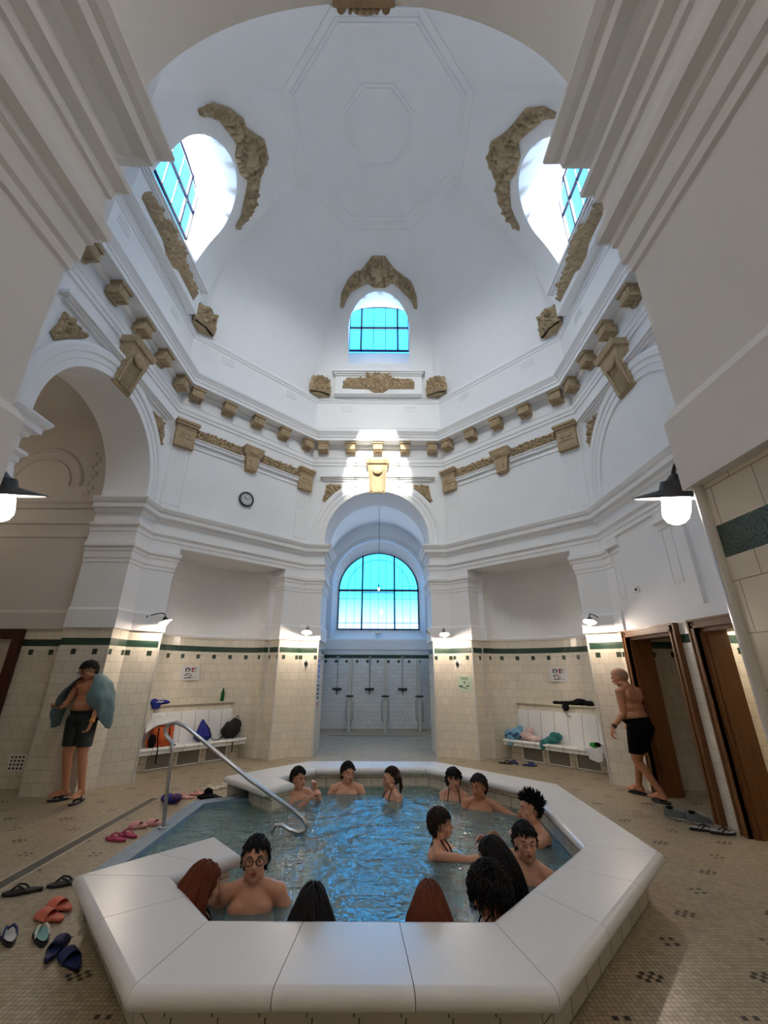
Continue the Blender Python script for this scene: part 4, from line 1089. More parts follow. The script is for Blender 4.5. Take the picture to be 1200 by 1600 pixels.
def caps(mb, a, b, ra, rb, seg=14):
    a, b = Vector(a), Vector(b); mid = (a+b)/2
    mb.tube([a, a.lerp(b, .33), a.lerp(b, .66), b], [ra, ra+(rb-ra)*.33, ra+(rb-ra)*.66, rb], seg)
    mb.ell(a, (ra, ra, ra), None, 0, 12, 8); mb.ell(b, (rb, rb, rb), None, 0, 12, 8)
def ik(S, T, l1, l2, hint):
    S, T = Vector(S), Vector(T); d = T-S; L = min(d.length, (l1+l2)*.995); d.normalize(); T = S+d*L
    a = (l1*l1-l2*l2+L*L)/(2*L); h = sqrt(max(0, l1*l1-a*a)); hv = Vector(hint); hv = (hv-d*hv.dot(d)).normalized()
    return S+d*a+hv*h, T
def hand(mb, W, d, n, k=1.0, left=True, curl=.5):
    """W wrist, d pointing direction, n palm normal; five fingers"""
    d = Vector(d).normalized(); n = (Vector(n)-d*Vector(n).dot(d)).normalized(); s = d.cross(n)
    if not left: s = -s
    W = Vector(W); R = Matrix((s, d, n)).transposed()
    mb.ell(W+d*.045*k, (.038*k, .052*k, .015*k), R, 0, 12, 8)
    for q, (x, L) in enumerate(((.030, .070), (.010, .079), (-.011, .073), (-.030, .056))):
        base = W+d*.082*k+s*x*k; fan = (d+s*x*3.0).normalized(); p = base-fan*.04*k
        pts = [p, base]; ang = 0; cur = base
        for j, f in enumerate((.45, .32, .23)):
            ang += curl*(.55, .75, .5)[j]; dd = fan*cos(ang)+n*sin(ang); cur = cur+dd*L*f*k; pts.append(cur)
        mb.tube(pts, [.0095*k, .0095*k, .0085*k, .008*k, .006*k], 8); mb.ell(pts[-1], (.0068*k,)*3, None, 0, 8, 6)
    b = W+d*.025*k+s*.026*k; t1 = b+(d*.6+s*.75+n*.25).normalized()*.042*k; t2 = t1+(d*.95+s*.25+n*.35).normalized()*.032*k
    mb.tube([b-d*.01, b, t1, t2], [.014*k, .014*k, .0105*k, .008*k], 8); mb.ell(t2, (.0085*k,)*3, None, 0, 8, 6)

HL = 1.10
def head_parts(mb, H, fem):
    mb.T = H
    mb.ell((0, .012, .02), (.073, .092, .095)); mb.ell((0, -.028, -.042), (.054 if not fem else .050, .055, .060)); mb.ell((0, -.052, -.086), (.030 if not fem else .022, .027, .021))
    for s in (-1, 1):
        mb.ell((s*.036, -.050, -.024), (.024, .026, .024), None, 0, 10, 8); mb.ell((s*.074, .012, -.008), (.009, .018, .030), None, 0, 10, 8)
        mb.ell((s*.010, -.096, -.029), (.009, .009, .008), None, 0, 8, 6); mb.ell((s*.030, -.0735, .0105), (.0155, .0125, .0065), None, 0, 10, 6); mb.ell((s*.030, -.072, -.0065), (.014, .010, .004), None, 0, 10, 6); mb.ell((s*.045, .0, -.075), (.02, .03, .028), None, 0, 8, 6)
    mb.tube([(-.042, -.068, .018), (-.02, -.082, .024), (0, -.083, .018), (.02, -.082, .024), (.042, -.068, .018)], .011, 8)
    mb.tube([(0, -.078, .018), (0, -.092, -.006), (0, -.108, -.027)], [.008, .009, .012], 8); mb.ell((0, -.107, -.028), (.012, .011, .010), None, 0, 8, 6)
    mb.ell((0, -.083, -.056), (.023, .012, .012), None, 0, 10, 6)
    mb.T = Matrix()

def hair(style, color, H, par, seed=0):
    rnd = random.Random(seed); mb = MB(H); C = Vector((0, .014, .022)); RX = (.078, .098, .101)
    def surf(v, k=1.0): return C+Vector((v.x*RX[0], v.y*RX[1], v.z*RX[2]))*k
    def allowed(v):
        p = surf(v)
        if p.y < -.045: return p.z > (.062 if style not in ('bangs',) else .040)
        if p.y < .0: return p.z > .030+(-p.y)*.5
        if p.y < .03: return p.z > -.015
        return p.z > -.068
    # under layer that follows the scalp
    seg, rg = 40, 28; vs = {}
    for i in range(rg):
        for j in range(seg):
            th0, th1 = pi*i/rg, pi*(i+1)/rg; f0, f1 = 2*pi*j/seg, 2*pi*(j+1)/seg
            qs = [Vector((sin(t)*cos(f), sin(t)*sin(f), cos(t))) for t, f in ((th0, f0), (th1, f0), (th1, f1), (th0, f1))]
            if all(allowed(q) for q in qs):
                mb.face([surf(q, 1.0+.04*noise.noise(q*5+Vector((seed, 0, 0)))) for q in qs], None, 0, True)
    if style == 'crop':
        mb.build('cropped_hair', [HM[color]], par, merge=1e-5); return
    N = {'short': 420, 'spiky': 420, 'curly': 700, 'bangs': 420, 'tied': 380, 'long': 520}[style]
    cnt = 0
    while cnt < N:
        v = Vector((rnd.gauss(0, 1), rnd.gauss(0, 1), rnd.gauss(0, 1))).normalized()
        if not allowed(v): continue
        cnt += 1
        p = surf(v, .99); nrm = v.copy()
        pts = [p.copy()]
        if style in ('short', 'bangs'):
            d = Vector((v.x*.4+rnd.uniform(-.4, .4), (-1 if v.y < .2 else .6)*(.5 if v.z > .3 else .1), -1+.6*max(0, v.z)*rnd.random())).normalized(); L = rnd.uniform(.022, .040) if style == 'short' else rnd.uniform(.04, .065); up = .55 if v.z > .5 else .25
            for q in range(4):
                p = p+(d+nrm*up*(1-q*.3)).normalized()*L/4; u = Vector(((p.x-C.x)/RX[0], (p.y-C.y)/RX[1], (p.z-C.z)/RX[2])); 
                if u.length < 1.04: p = surf(u.normalized(), 1.04)
                pts.append(p.copy())
            r0_ = .0062
        elif style == 'spiky':
            d = (nrm+Vector((rnd.uniform(-.5, .5), rnd.uniform(-.6, .2), .5*max(0, v.z)))).normalized(); L = rnd.uniform(.03, .055)*(1 if v.z > .1 else .4)
            for q in range(3): p = p+(d+Vector((0, 0, -.12*q))).normalized()*L/3; pts.append(p.copy())
            r0_ = .006
        elif style == 'curly':
            L = rnd.uniform(.06, .13)*(1.0 if v.z > -.2 else 1.3); ph = rnd.random()*6
            for q in range(7):
                t = q/6; p = surf(v, 1.0)+nrm*(.016+.030*sin(min(1, t*2)*pi/2))+Vector((.010*sin(ph+t*13), .010*cos(ph+t*13), -L*t*t*1.5)); pts.append(p.copy())
            r0_ = .008
        elif style == 'tied':
            tgt = Vector((0, .115, -.02)); 
            for q in range(1, 6):
                t = q/5; w = (v.lerp(Vector((0, .95, -.25)), t)).normalized(); pts.append(surf(w, 1.05+.03*sin(t*pi)))
            r0_ = .0055
        else:   # long: runs over the scalp and falls behind the shoulders
            side = 1 if v.x > 0 else -1
            L = rnd.uniform(.30, .40); d = (Vector((v.x*.7, .25+max(0, v.y), -.5))).normalized()
            for q in range(12):
                d = d.lerp(Vector((side*.02, .02, -1)), .22).normalized(); p = p+d*L/12
                u = Vector(((p.x-C.x)/RX[0], (p.y-C.y)/RX[1], (p.z-C.z)/RX[2]))
                if u.length < 1.08 and p.z > C.z-.09: p = surf(u.normalized(), 1.08)
                if p.y < -.02 and p.z < .05: p.y += .012
                if p.z < -.06: p.x *= .955; p.y = max(p.y, .035+.02*rnd.random()) if abs(p.x) < .06 else p.y
                pts.append(p.copy())
            r0_ = .0065
        n_ = len(pts); mb.tube(pts, [r0_*(1-.75*(q/(n_-1))**2) for q in range(n_)], 5, 0, False)
    if style == 'tied':
        mb.ell((0, .118, -.018), (.03, .03, .034), None, 0, 12, 8)
        mb.tube([(0, .12, -.03), (0, .135, -.10), (0, .12, -.17)], [.022, .024, .008], 10)
    mb.build({'long': 'long_hair', 'tied': 'tied_hair', 'curly': 'curly_hair'}.get(style, 'hair'), [HM[color]], par, merge=0)

def person(head, yaw, label, hyaw=0, hpitch=0, htilt=0, lean=0, tilt=0, H=1.74, fem=False, legs='sit', arms=None, hst='short', hcol='black', skin='fair', suit=None, suitcol='black', glasses=False, voxel=.0075, belly=0, feet=None, wrap=None, curl=.5, wide=1.0, group='bathers in the pool'):
    k = H/1.75; yaw, hyaw, hpitch, htilt, lean, tilt = map(radians, (yaw, hyaw, hpitch, htilt, lean, tilt))
    Lm = Matrix.Rotation(tilt, 4, 'Y') @ Matrix.Rotation(lean, 4, 'X')
    Nt = Vector((0, .012, .520)); HC = Matrix.Translation(Lm @ Nt) @ Matrix.Rotation(hyaw, 4, 'Z') @ Matrix.Rotation(htilt, 4, 'Y') @ Matrix.Rotation(hpitch, 4, 'X') @ Matrix.Translation((0, -.022, .132 if legs != 'stand' else .150)) @ Matrix.Scale(HL, 4)
    top = HC @ Vector((0, .01, .118))
    Sc = Matrix.Diagonal((k*wide, k*(1+(wide-1)*.6), k, 1))
    Rz = Matrix.Rotation(yaw, 4, 'Z')
    loc = Vector(head)-(Rz @ Sc @ top)
    Wm = Matrix.Translation(loc) @ Rz @ Sc; Wi = Wm.inverted()
    mb = MB()
    def ell(c, r, R=None): mb.ell(Lm @ Vector(c), r, (Lm.to_3x3() @ (R or Matrix.Identity(3))), 0, 18, 12)
    # trunk
    sh = .165 if not fem else .145
    def trunk(q, g=0.0):
        q.ell(Vector((0, .0, .0)), ((.158 if not fem else .162)+g, .115+g, .125+g), None, 0, 18, 12)
        for c, r in (((0, -.01-belly*.5, .13), (.140-(.012 if fem else 0)+belly+g, .100+belly+g, .13+g)), ((0, .0, .24), (.138-(.014 if fem else 0)+belly*.6+g, .100+g, .12+g)), ((0, .005, .37), (.158-(.018 if fem else 0)+g, .108+g, .15+g)), ((0, .02, .45), (.14-(.015 if fem else 0)+g, .082+g, .085+g))):
            q.ell(Lm @ Vector(c), r, Lm.to_3x3(), 0, 18, 12)
        if fem:
            for s in (-1, 1): q.ell(Lm @ Vector((s*.068, -.085, .36)), (.058+g, .052+g, .055+g), Lm.to_3x3(), 0, 12, 8)
        else:
            for s in (-1, 1): q.ell(Lm @ Vector((s*.072, -.058, .41)), (.078+g, .040+g, .055+g), Lm.to_3x3(), 0, 12, 8)
        for s in (-1, 1): q.ell(Lm @ Vector((s*.085, .070, .40)), (.07+g, .045+g, .09+g), Lm.to_3x3(), 0, 12, 8)
    trunk(mb)
    for s in (-1, 1):
        caps(mb, Lm @ Vector((s*.05, .02, .51)), Lm @ Vector((s*sh, .012, .468)), .044, .050 if not fem else .042)
    caps(mb, Lm @ Vector((0, .022, .48)), HC @ Vector((0, .018, -.05)), .060 if not fem else .050, .052 if not fem else .044)
    head_parts(mb, HC, fem)
    # legs
    thigh = MB()
    ft = {}
    for s in (-1, 1):
        hip = Vector((s*.088, 0, -.03))
        if legs == 'sit': kn, an = Vector((s*.13, -.42, -.01)), Vector((s*.13, -.42, -.42))
        elif legs == 'crouch': kn, an = Vector((s*.15, -.33, -.18)), Vector((s*.12, -.02, -.44))
        else:
            an = Wi @ Vector(feet[0 if s < 0 else 1][:3]); kn, an = ik(hip, an, .44, .43, (s*.1, -1, 0))
        tr, kr, cr_, ar = (.090, .056, .055, .036) if not fem else (.090, .052, .050, .033)
        if belly: tr += .008
        for q in (mb,):
            caps(q, hip, hip.lerp(kn, .45), tr, tr*.86); caps(q, hip.lerp(kn, .45), kn, tr*.86, kr)
        caps(thigh, hip, hip.lerp(kn, .45), tr+.012, tr*.86+.014); caps(thigh, hip.lerp(kn, .45), hip.lerp(kn, .9), tr*.86+.014, kr+.026)
        cd = (an-kn).normalized(); bk = Vector((0, 1, 0)); bk = (bk-cd*bk.dot(cd)).normalized() if abs(cd.y) < .95 else Vector((0, 0, -1))
        caps(mb, kn, kn.lerp(an, .5), kr*.95, kr*.80); caps(mb, kn.lerp(an, .5), an, kr*.80, ar)
        mb.ell(kn.lerp(an, .28)+bk*.018, (.045, .045, .10), cd.to_track_quat('Z', 'Y').to_matrix(), 0, 12, 8)
        fy = (Matrix.Rotation((Vector((feet[0 if s < 0 else 1][3], 0, 0)).x if feet else 0), 3, 'Z') @ Vector((0, -1, 0)))
        heel = an+Vector((0, 0, -.055))-fy*.035
        sd = Vector((-fy.y, fy.x, 0))
        caps(mb, an, heel, ar, .030); caps(mb, heel, heel+fy*.13+Vector((0, 0, .0)), .030, .030); caps(mb, an+fy*.02+Vector((0, 0, -.02)), heel+fy*.15+Vector((0, 0, .002)), .034, .024)
        for t_ in range(5):
            b0 = heel+fy*.15+sd*(t_-2)*.019*(-s)*1.0+Vector((0, 0, -.006)); caps(mb, b0-fy*.05, b0+fy*(.045-.006*t_), .015, .0115 if t_ else .015, 8)
        ft[s] = (heel, fy)
    # arms
    wr = {}
    for s, key in ((-1, 'R'), (1, 'L')):
        S = Lm @ Vector((s*(sh+.012), .012, .460))
        a = (arms or {}).get(key) or {}
        if 'to' in a: Tg = Wi @ Vector(a['to'])
        else: Tg = Lm @ Vector(a.get('rel', (s*.22, -.28, .10)))
        if 'hint' in a: hint = Rz.to_3x3().inverted() @ Vector(a['hint'])
        else: hint = Vector((s*.6, .5, -.8))
        El, Wr = ik(S, Tg, .285, .255, hint)
        r = (.050, .043, .036, .025) if not fem else (.040, .035, .031, .021)
        mb.ell(S, (r[0]*1.12,)*3, None, 0, 14, 10); caps(mb, S, S.lerp(El, .4), r[0], r[0]*.96); caps(mb, S.lerp(El, .4), El, r[0]*.96, r[2]+.002)
        caps(mb, El, El.lerp(Wr, .3), r[2], r[1]*.93); caps(mb, El.lerp(Wr, .3), Wr, r[1]*.93, r[3])
        d = (Wr-El).normalized()
        if 'd' in a: d = (Rz.to_3x3().inverted() @ Vector(a['d'])).normalized()
        pn = Rz.to_3x3().inverted() @ Vector(a['n']) if 'n' in a else Vector((-s*.8, -.1, -.4))
        hand(mb, Wr, d, pn, 1.06 if not fem else .95, left=(s > 0), curl=a.get('curl', curl)); wr[s] = (El, Wr)
    for q in range(len(mb.v)): mb.v[q] = Sc @ mb.v[q]
    me = fuse(mb, voxel, 4); me.materials.append(SK[skin])
    o = bpy.data.objects.new('person', me); COL.objects.link(o); o.location = loc; o.rotation_euler = (0, 0, yaw)
    tag(o, label, 'person', group)
    HS_ = Sc @ HC
    for s in (-1, 1):
        m = MB(HS_); m.ell((s*.030, -.0715, .003), (.0115, .0095, .0055), None, 0, 12, 8); e_ = m.build('eye', [EYE], o)
        m = MB(HS_); m.ell((s*.030, -.0795, .0025), (.0055, .0030, .0048), None, 0, 10, 6); m.build('iris', [M['ink']], e_)
        if hst != 'crop':
            m = MB(HS_); m.tube([(s*.014, -.092, .024), (s*.030, -.090, .030), (s*.048, -.076, .025)], [.0028, .0035, .002], 6); m.build('eyebrow', [HM[hcol]], o)
    m = MB(HS_); m.ell((0, -.0935, -.051), (.021, .006, .0042), None, 0, 12, 6); m.ell((0, -.0925, -.0605), (.018, .006, .005), None, 0, 12, 6); m.build('lips', [LIPS], o)
    hair(hst, hcol, HS_, o, seed=int(abs(head[0])*100)+1)
    if glasses:
        m = MB(HS_)
        for s in (-1, 1):
            m.tube([(s*(.033+.024*cos(q*pi/8)), -.100, .003+.019*sin(q*pi/8)) for q in range(17)], .0026, 6); m.tube([(s*.056, -.100, .006), (s*.076, -.05, .008), (s*.078, .01, .006)], .002, 6)
        m.tube([(-.010, -.101, .006), (.010, -.101, .006)], .002, 6); m.build('glasses', [M['black']], o)
    # swimwear
    L3 = Lm.to_3x3()
    def shell(z0, z1, g, name, legs_=False, hem=None):
        q = MB(); trunk(q, g)
        if legs_:
            q.v += []; b = len(q.v); q.v += thigh.v; q.f += [[i_+b for i_ in f_] for f_ in thigh.f]
        for j in range(len(q.v)): q.v[j] = Sc @ q.v[j]
        cuts = []
        if z1 is not None: cuts.append((Sc @ (Lm @ Vector((0, 0, z1))), L3 @ Vector((0, 0, 1))))
        if z0 is not None: cuts.append((Sc @ (Lm @ Vector((0, 0, z0))), -(L3 @ Vector((0, 0, 1)))))
        if hem is not None: cuts.append((Vector((0, 0, hem*k)), Vector((0, 0, -1))))
        mm = fuse(q, .010, 3, cuts); mm.materials.append(CLOTH[suitcol]); c = bpy.data.objects.new(name, mm); COL.objects.link(c); c.parent = o; return c
    def strap(pts, name='strap'):
        m = MB(Sc @ Lm); m.tube(pts, .006, 6); m.build(name, [CLOTH[suitcol]], o)
    if suit == 'trunks': shell(None, .07, .010, 'swim_trunks', True, None)
    elif suit == 'shorts': shell(None, .10, .014, 'swim_shorts', True, -.36)
    elif suit == 'bikini':
        shell(.325, .395, .007, 'bikini_top'); shell(None, .02, .006, 'bikini_bottom')
        for s in (-1, 1): strap([(s*.08, -.112, .39), (s*.075, -.075, .47), (s*.06, -.01, .545), (s*.05, .07, .52), (s*.07, .118, .38)])
    elif suit == 'onepiece':
        shell(-.14, .39, .007, 'swimsuit')
        for s in (-1, 1): strap([(s*.08, -.112, .385), (s*.07, -.075, .47), (s*.055, -.01, .55), (s*-.01, .105, .47), (s*-.08, .118, .385)])
    return o, Wm, wr, ft, HC, Lm

# bathers
P = person
P((-.94, .93, .42), 40, 'dark-haired bather behind the coping arm at the far left of the pool, hands raised', hyaw=10, arms={'R': {'to': (-.72, .62, .16), 'curl': 1.1}, 'L': {'to': (-.70, .78, .20), 'curl': 1.1, 'd': (.1, -.3, 1)}}, suit='trunks', suitcol='navy', H=1.7)
P((-.32, 1.20, .43), 3, 'young man with short black hair sitting alone against the far pool wall', hyaw=22, arms={'R': {'rel': (-.38, -.25, .08)}, 'L': {'rel': (.38, -.25, .08)}}, suit='trunks')
P((.27, .98, .41), -62, 'woman in navy swimsuit with tied dark hair in profile at the far pool wall', hyaw=-12, fem=True, hst='tied', hcol='brown', legs='crouch', suit='onepiece', suitcol='navy', H=1.68)
P((1.07, .92, .42), -12, 'woman in black bikini with dark fringe beside the man with outstretched arm', hyaw=18, fem=True, hst='bangs', legs='sit', suit='bikini', H=1.68, arms={'R': {'rel': (-.10, -.36, .08)}, 'L': {'rel': (.02, -.38, .08)}})
P((1.32, .56, .42), -22, 'man with outstretched arm resting along the far right pool wall', hyaw=-22, skin='tan', hst='short', hcol='brown', legs='sit', suit='trunks', arms={'L': {'to': (1.76, .16, .22), 'hint': (0, .3, -1), 'd': (.3, -1, .1), 'curl': .3}, 'R': {'rel': (-.26, -.3, .06)}})
P((1.64, -.38, .45), -78, 'man with spiky black hair and beard facing left at the right pool wall', hyaw=-8, skin='fair', hst='spiky', legs='sit', suit='trunks', H=1.76, arms={'R': {'to': (1.16, -.36, .06)}, 'L': {'to': (1.20, -.72, .09), 'hint': (0, 0, -1)}})
P((1.30, -1.22, .45), -18, 'young man with black hair facing the camera at the right side of the pool', hyaw=14, skin='fair', legs='crouch', suit='trunks', H=1.76, tilt=10, arms={'R': {'rel': (-.3, -.1, -.02)}, 'L': {'rel': (.32, -.05, 0)}})
P((.67, -.75, .42), 78, 'bather with short dark hair in the middle of the pool reaching to the right', hyaw=8, fem=True, hst='short', hcol='brown', legs='crouch', suit='bikini', H=1.68, arms={'L': {'to': (1.12, -.56, .11), 'hint': (0, 0, -1)}, 'R': {'to': (1.14, -.86, .11), 'hint': (0, 0, -1)}})
P((.98, -1.47, .42), -150, 'woman with wet dark hair and black bikini strap seen from behind', hyaw=50, fem=True, hst='long', hcol='black', legs='crouch', suit='bikini', H=1.68, arms={'R': {'to': (1.45, -1.35, -.02)}, 'L': {'rel': (.2, -.3, .1)}})
P((.81, -1.96, .42), -100, 'woman with thick curly black hair in the near right corner of the pool', hyaw=38, hpitch=10, fem=True, hst='curly', hcol='black', skin='tan', legs='sit', suit='bikini', H=1.66, arms={'L': {'to': (.46, -2.1, .06), 'curl': .9}, 'R': {'rel': (-.2, -.3, .1)}})
P((.43, -2.15, .41), 172, 'person with long reddish brown hair seen from behind at the near pool wall', fem=True, hst='long', hcol='red', legs='sit', suit='bikini', H=1.66)
P((-.26, -2.18, .41), 184, 'person with straight black hair seen from behind at the near pool wall', fem=True, hst='long', hcol='black', legs='sit', suit='bikini', H=1.66)
P((-.76, -1.60, .47), 6, 'man with black-rimmed glasses and short black hair beside the left coping arm', hyaw=6, lean=12, hpitch=-8, glasses=True, suit='trunks', suitcol='navy', legs='crouch', H=1.78, arms={'R': {'rel': (-.30, -.12, .10)}, 'L': {'rel': (.30, -.20, .06)}})
P((-1.02, -1.88, .41), 118, 'person with reddish brown hair in profile in the near left corner of the pool', fem=True, hst='long', hcol='red', legs='sit', suit='bikini', H=1.66)

# ------------------------------------------------------------------ footwear
def sandal(loc, rz, kind, col, label, cat='sandal', L=.26, sole=None, group=None, name=None, toe_on=None, col2=None):
    """one shoe; toe points along local -y"""
    name = name or {'flip': 'flip_flop', 'slide': 'slide_sandal', 'tbar': 'thong_sandal', 'sneaker': 'sneaker', 'slipper': 'slipper'}[kind]
    t = empty(name, loc, rz, label, cat, group)
    def outl(g=0.0):
        pts = []
        for q in range(28):
            a = 2*pi*q/28; y = -cos(a); w = .045-.007*y*-1 if y < 0 else .045-.012*y
            w = .047 if y < -.2 else .036+.003*(1-y); pts.append(((w+g)*sin(a)*(1-.12*(abs(y) > .8)), (L/2+g)*-cos(a)))
        return pts
    m = MB(); h = .022 if kind != 'sneaker' else .026
    rows = []
    for g, z in ((-.006, .001), (0, .006), (0, h-.004), (-.004, h)):
        rows.append([(x, y, z+(.008 if y > .04 and kind != 'flip' else 0)) for x, y in outl(g)])
    m.grid(rows, 0, True, wrap=True); m.face(rows[-1]); m.face(rows[0][::-1])
    m.build('sole', [sole or col], t)
    if col2:
        m = MB(); m.face([(x*.86, y*.94, h+.0015+(.008 if y > .04 else 0)) for x, y in outl(0)]); m.build('footbed', [col2], t)
    if kind in ('flip', 'tbar'):
        for s in (-1, 1):
            m = MB(); m.tube([(s*.036, .03, h-.002), (s*.032, 0, h+.022), (s*.018, -.035, h+.034), (0, -.070, h+.012), (0, -.074, h-.003)], [.006, .007, .0075, .006, .005] if kind == 'flip' else [.010, .011, .011, .009, .006], 8); m.build('strap', [col], t)
        if kind == 'tbar': m = MB(); m.tube([(-.04, .03, h), (-.034, .02, h+.038), (0, .012, h+.055), (.034, .02, h+.038), (.04, .03, h)], .009, 8); m.build('instep_strap', [col], t)
    elif kind in ('slide', 'slipper'):
        m = MB(); rows = []
        for y in (-.085, -.06, -.03, 0, .02):
            hh = .050 if y > -.07 else .040
            rows.append([(.048*cos(pi*q/12), y, h-.012+(hh)*sin(pi*q/12)) for q in range(13)])
        m.grid(rows, 0, True); rows2 = [[(p[0]*.92, p[1], (p[2]-h)*.88+h) for p in r] for r in rows]; m.grid(rows2, 0, True)
        for r, r2 in ((rows[0], rows2[0]), (rows[-1], rows2[-1])): m.grid([r, r2], 0, False)
        m.build('strap', [col2 if (col2 and kind == 'slipper') else col], t)
    elif kind == 'sneaker':
        m = MB(); rows = []
        for y, w, hh in ((-.125, .02, .02), (-.10, .040, .045), (-.05, .046, .062), (0, .044, .085), (.03, .040, .095), (.08, .036, .095), (.115, .030, .10), (.128, .012, .085)):
            rows.append([(w*cos(pi*q/12), y, h-.004+hh*sin(pi*q/12)) for q in range(13)])
        m.grid(rows, 0, True); m.build('upper', [col], t)
        m = MB(); m.ell((0, .065, h+.078), (.027, .045, .022)); m.build('opening', [M['black_cloth']], t)
        m = MB()
        for q in range(4): m.tube([(-.022, -.06+q*.02, h+.055+q*.008), (0, -.055+q*.02, h+.064+q*.008), (.022, -.06+q*.02, h+.055+q*.008)], .003, 5)
        m.build('laces', [M['paper']], t)
    return t
FC = lambda n, c: simple(n, c, .6, 40, .12)
f_black, f_pink, f_salmon, f_navy = FC('black_rubber', (.010, .010, .011)), FC('raspberry_foam', lin(166, 44, 84)), FC('salmon_foam', lin(214, 116, 92)), FC('navy_foam', lin(24, 34, 92))
f_pale, f_white, f_purp, f_grey, f_teal = FC('pale_pink_foam', lin(226, 164, 160)), FC('ivory_foam', lin(214, 206, 186)), FC('violet_fabric', lin(70, 24, 90)), FC('grey_sneaker_mesh', lin(92, 96, 96)), FC('mint_footbed', lin(120, 168, 160))
f_pearl = FC('pearly_footbed', lin(190, 190, 182))
r_ = radians
sandal((-2.60, -1.27, 0), r_(-68), 'flip', f_black, 'black flip-flop left of the pool, farther from the coping, nearest the drain')
sandal((-2.36, -1.14, 0), r_(-66), 'flip', f_black, 'black flip-flop left of the pool, closest to the coping corner of the black pair')
sandal((-2.13, -1.62, 0), r_(-108), 'slide', f_salmon, 'salmon pink slide sandal beside the coping, nearer to the camera')
sandal((-2.16, -1.48, 0), r_(-114), 'slide', f_salmon, 'salmon pink slide sandal beside the coping, the farther one of the pair')
sandal((-2.22, -1.84, 0), r_(-135), 'flip', f_navy, 'blue and white flip-flop cut by the left picture edge', sole=f_black, col2=f_pearl)
sandal((-2.02, -1.83, 0), r_(-138), 'flip', f_white, 'patterned flip-flop with mint toe area beside the blue slides', sole=f_black, col2=f_teal)
sandal((-1.83, -1.96, 0), r_(-165), 'slide', f_navy, 'navy blue slide sandal, the left one of the two nearest the camera')
sandal((-1.67, -2.06, 0), r_(-130), 'slide', f_navy, 'navy blue slide sandal, the right one of the two nearest the camera')
sandal((-2.52, -.23, 0), r_(-108), 'flip', f_pink, 'raspberry flip-flop between the drain and the pool, left of its mate')
sandal((-2.46, -.13, 0), r_(-112), 'flip', f_pink, 'raspberry flip-flop between the drain and the pool, right of its mate')
sandal((-2.49, .12, 0), r_(-100), 'slipper', f_pale, 'pale pink slipper beside the handrail, the left one', L=.22, col2=f_pale)
sandal((-2.36, .20, 0), r_(-100), 'slipper', f_pale, 'pale pink slipper beside the handrail, the right one', L=.22, col2=f_pale)
sandal((-2.48, 1.20, 0), r_(-95), 'flip', f_pale, 'pale pink flip-flop near the black cloth, the left one')
sandal((-2.36, 1.36, 0), r_(-100), 'flip', f_pale, 'pale pink flip-flop near the black cloth, the right one')
sandal((-2.30, 1.62, 0), r_(-85), 'flip', f_white, 'ivory flip-flop by the far left end of the coping, the nearer one')
sandal((-2.14, 1.74, 0), r_(-80), 'flip', f_white, 'ivory flip-flop by the far left end of the coping, the middle one')
sandal((-1.98, 1.88, 0), r_(-80), 'flip', f_white, 'ivory flip-flop by the far left end of the coping, the farthest one')
sandal((2.42, 3.42, 0), r_(70), 'flip', f_black, 'dark flip-flop on the floor before the right bench, the left one')
sandal((2.58, 3.46, 0), r_(20), 'flip', f_navy, 'dark flip-flop on the floor before the right bench, the middle one')
sandal((2.80, 3.24, 0), r_(82), 'slide', f_navy, 'blue slide sandal on the floor before the right bench')
sandal((3.58, .44, 0), r_(60), 'sneaker', f_grey, 'grey sneaker by the doorway, the left one', 'sneaker', sole=f_pearl)
sandal((3.72, .28, 0), r_(75), 'sneaker', f_grey, 'grey sneaker by the doorway, the right one', 'sneaker', sole=f_pearl)
sandal((3.60, .08, 0), r_(80), 'flip', f_black, 'black and white flip-flop by the doorway, farther from the door post', col2=f_pearl)
sandal((3.74, -.02, 0), r_(84), 'flip', f_black, 'black and white flip-flop by the doorway, nearer to the door post', col2=f_pearl)

def rot(v, a): return Vector((v[0]*cos(a)-v[1]*sin(a), v[0]*sin(a)+v[1]*cos(a), 0))
# standing man on the left
fl = ((-3.90, 1.05, .095), (-3.66, .98, .095))
hy = -8
o, Wm, wr, ft, HC, Lm = P((-4.07, .98, 1.70), hy, 'man with a towel over his shoulders looking down at his phone', hyaw=-14, hpitch=26, skin='tan', hst='short', glasses=True, legs='stand', H=1.66, belly=.016, voxel=.0058, group='men standing beside the pool', wide=1.14,
    feet=((-4.02, 1.10, .10, r_(-50)), (-3.74, 1.0, .10, r_(4))), suit='shorts', suitcol='green',
    arms={'R': {'to': (-4.16, .84, 1.12), 'hint': (-.6, .5, -1), 'd': (-.35, -.9, .05), 'n': (0, 0, 1), 'curl': .7}, 'L': {'to': (-3.74, .86, .86), 'hint': (1, .3, 0), 'd': (-.1, -.15, -1), 'n': (-.8, -.2, 0), 'curl': .8}})
def side_stripe():
    m = MB()
    return m
for s, nm in ((-1, 'right'), (1, 'left')):
    hl, fy = ft[s]; c = Wm @ (hl+fy*.065); c.z = 0; dv = Wm.to_3x3() @ fy
    sandal((c.x, c.y, .0), math.atan2(dv.x, -dv.y), 'tbar', f_black, 'dark thong sandal on the %s foot of the man with the towel' % nm, col2=f_pearl, L=.27)
Wr = Wm @ wr[-1][1]
ph = MB(); ph.box((0, 0, 0), (.075, .150, .009)); pho = ph.build('phone', [M['black']], label='black phone held by the man with the towel', category='phone'); pho.location = Wr+Vector((-.015, -.085, .028)); pho.rotation_euler = (.15, 0, .2)
Ew, Ww = Wm @ wr[1][0], Wm @ wr[1][1]
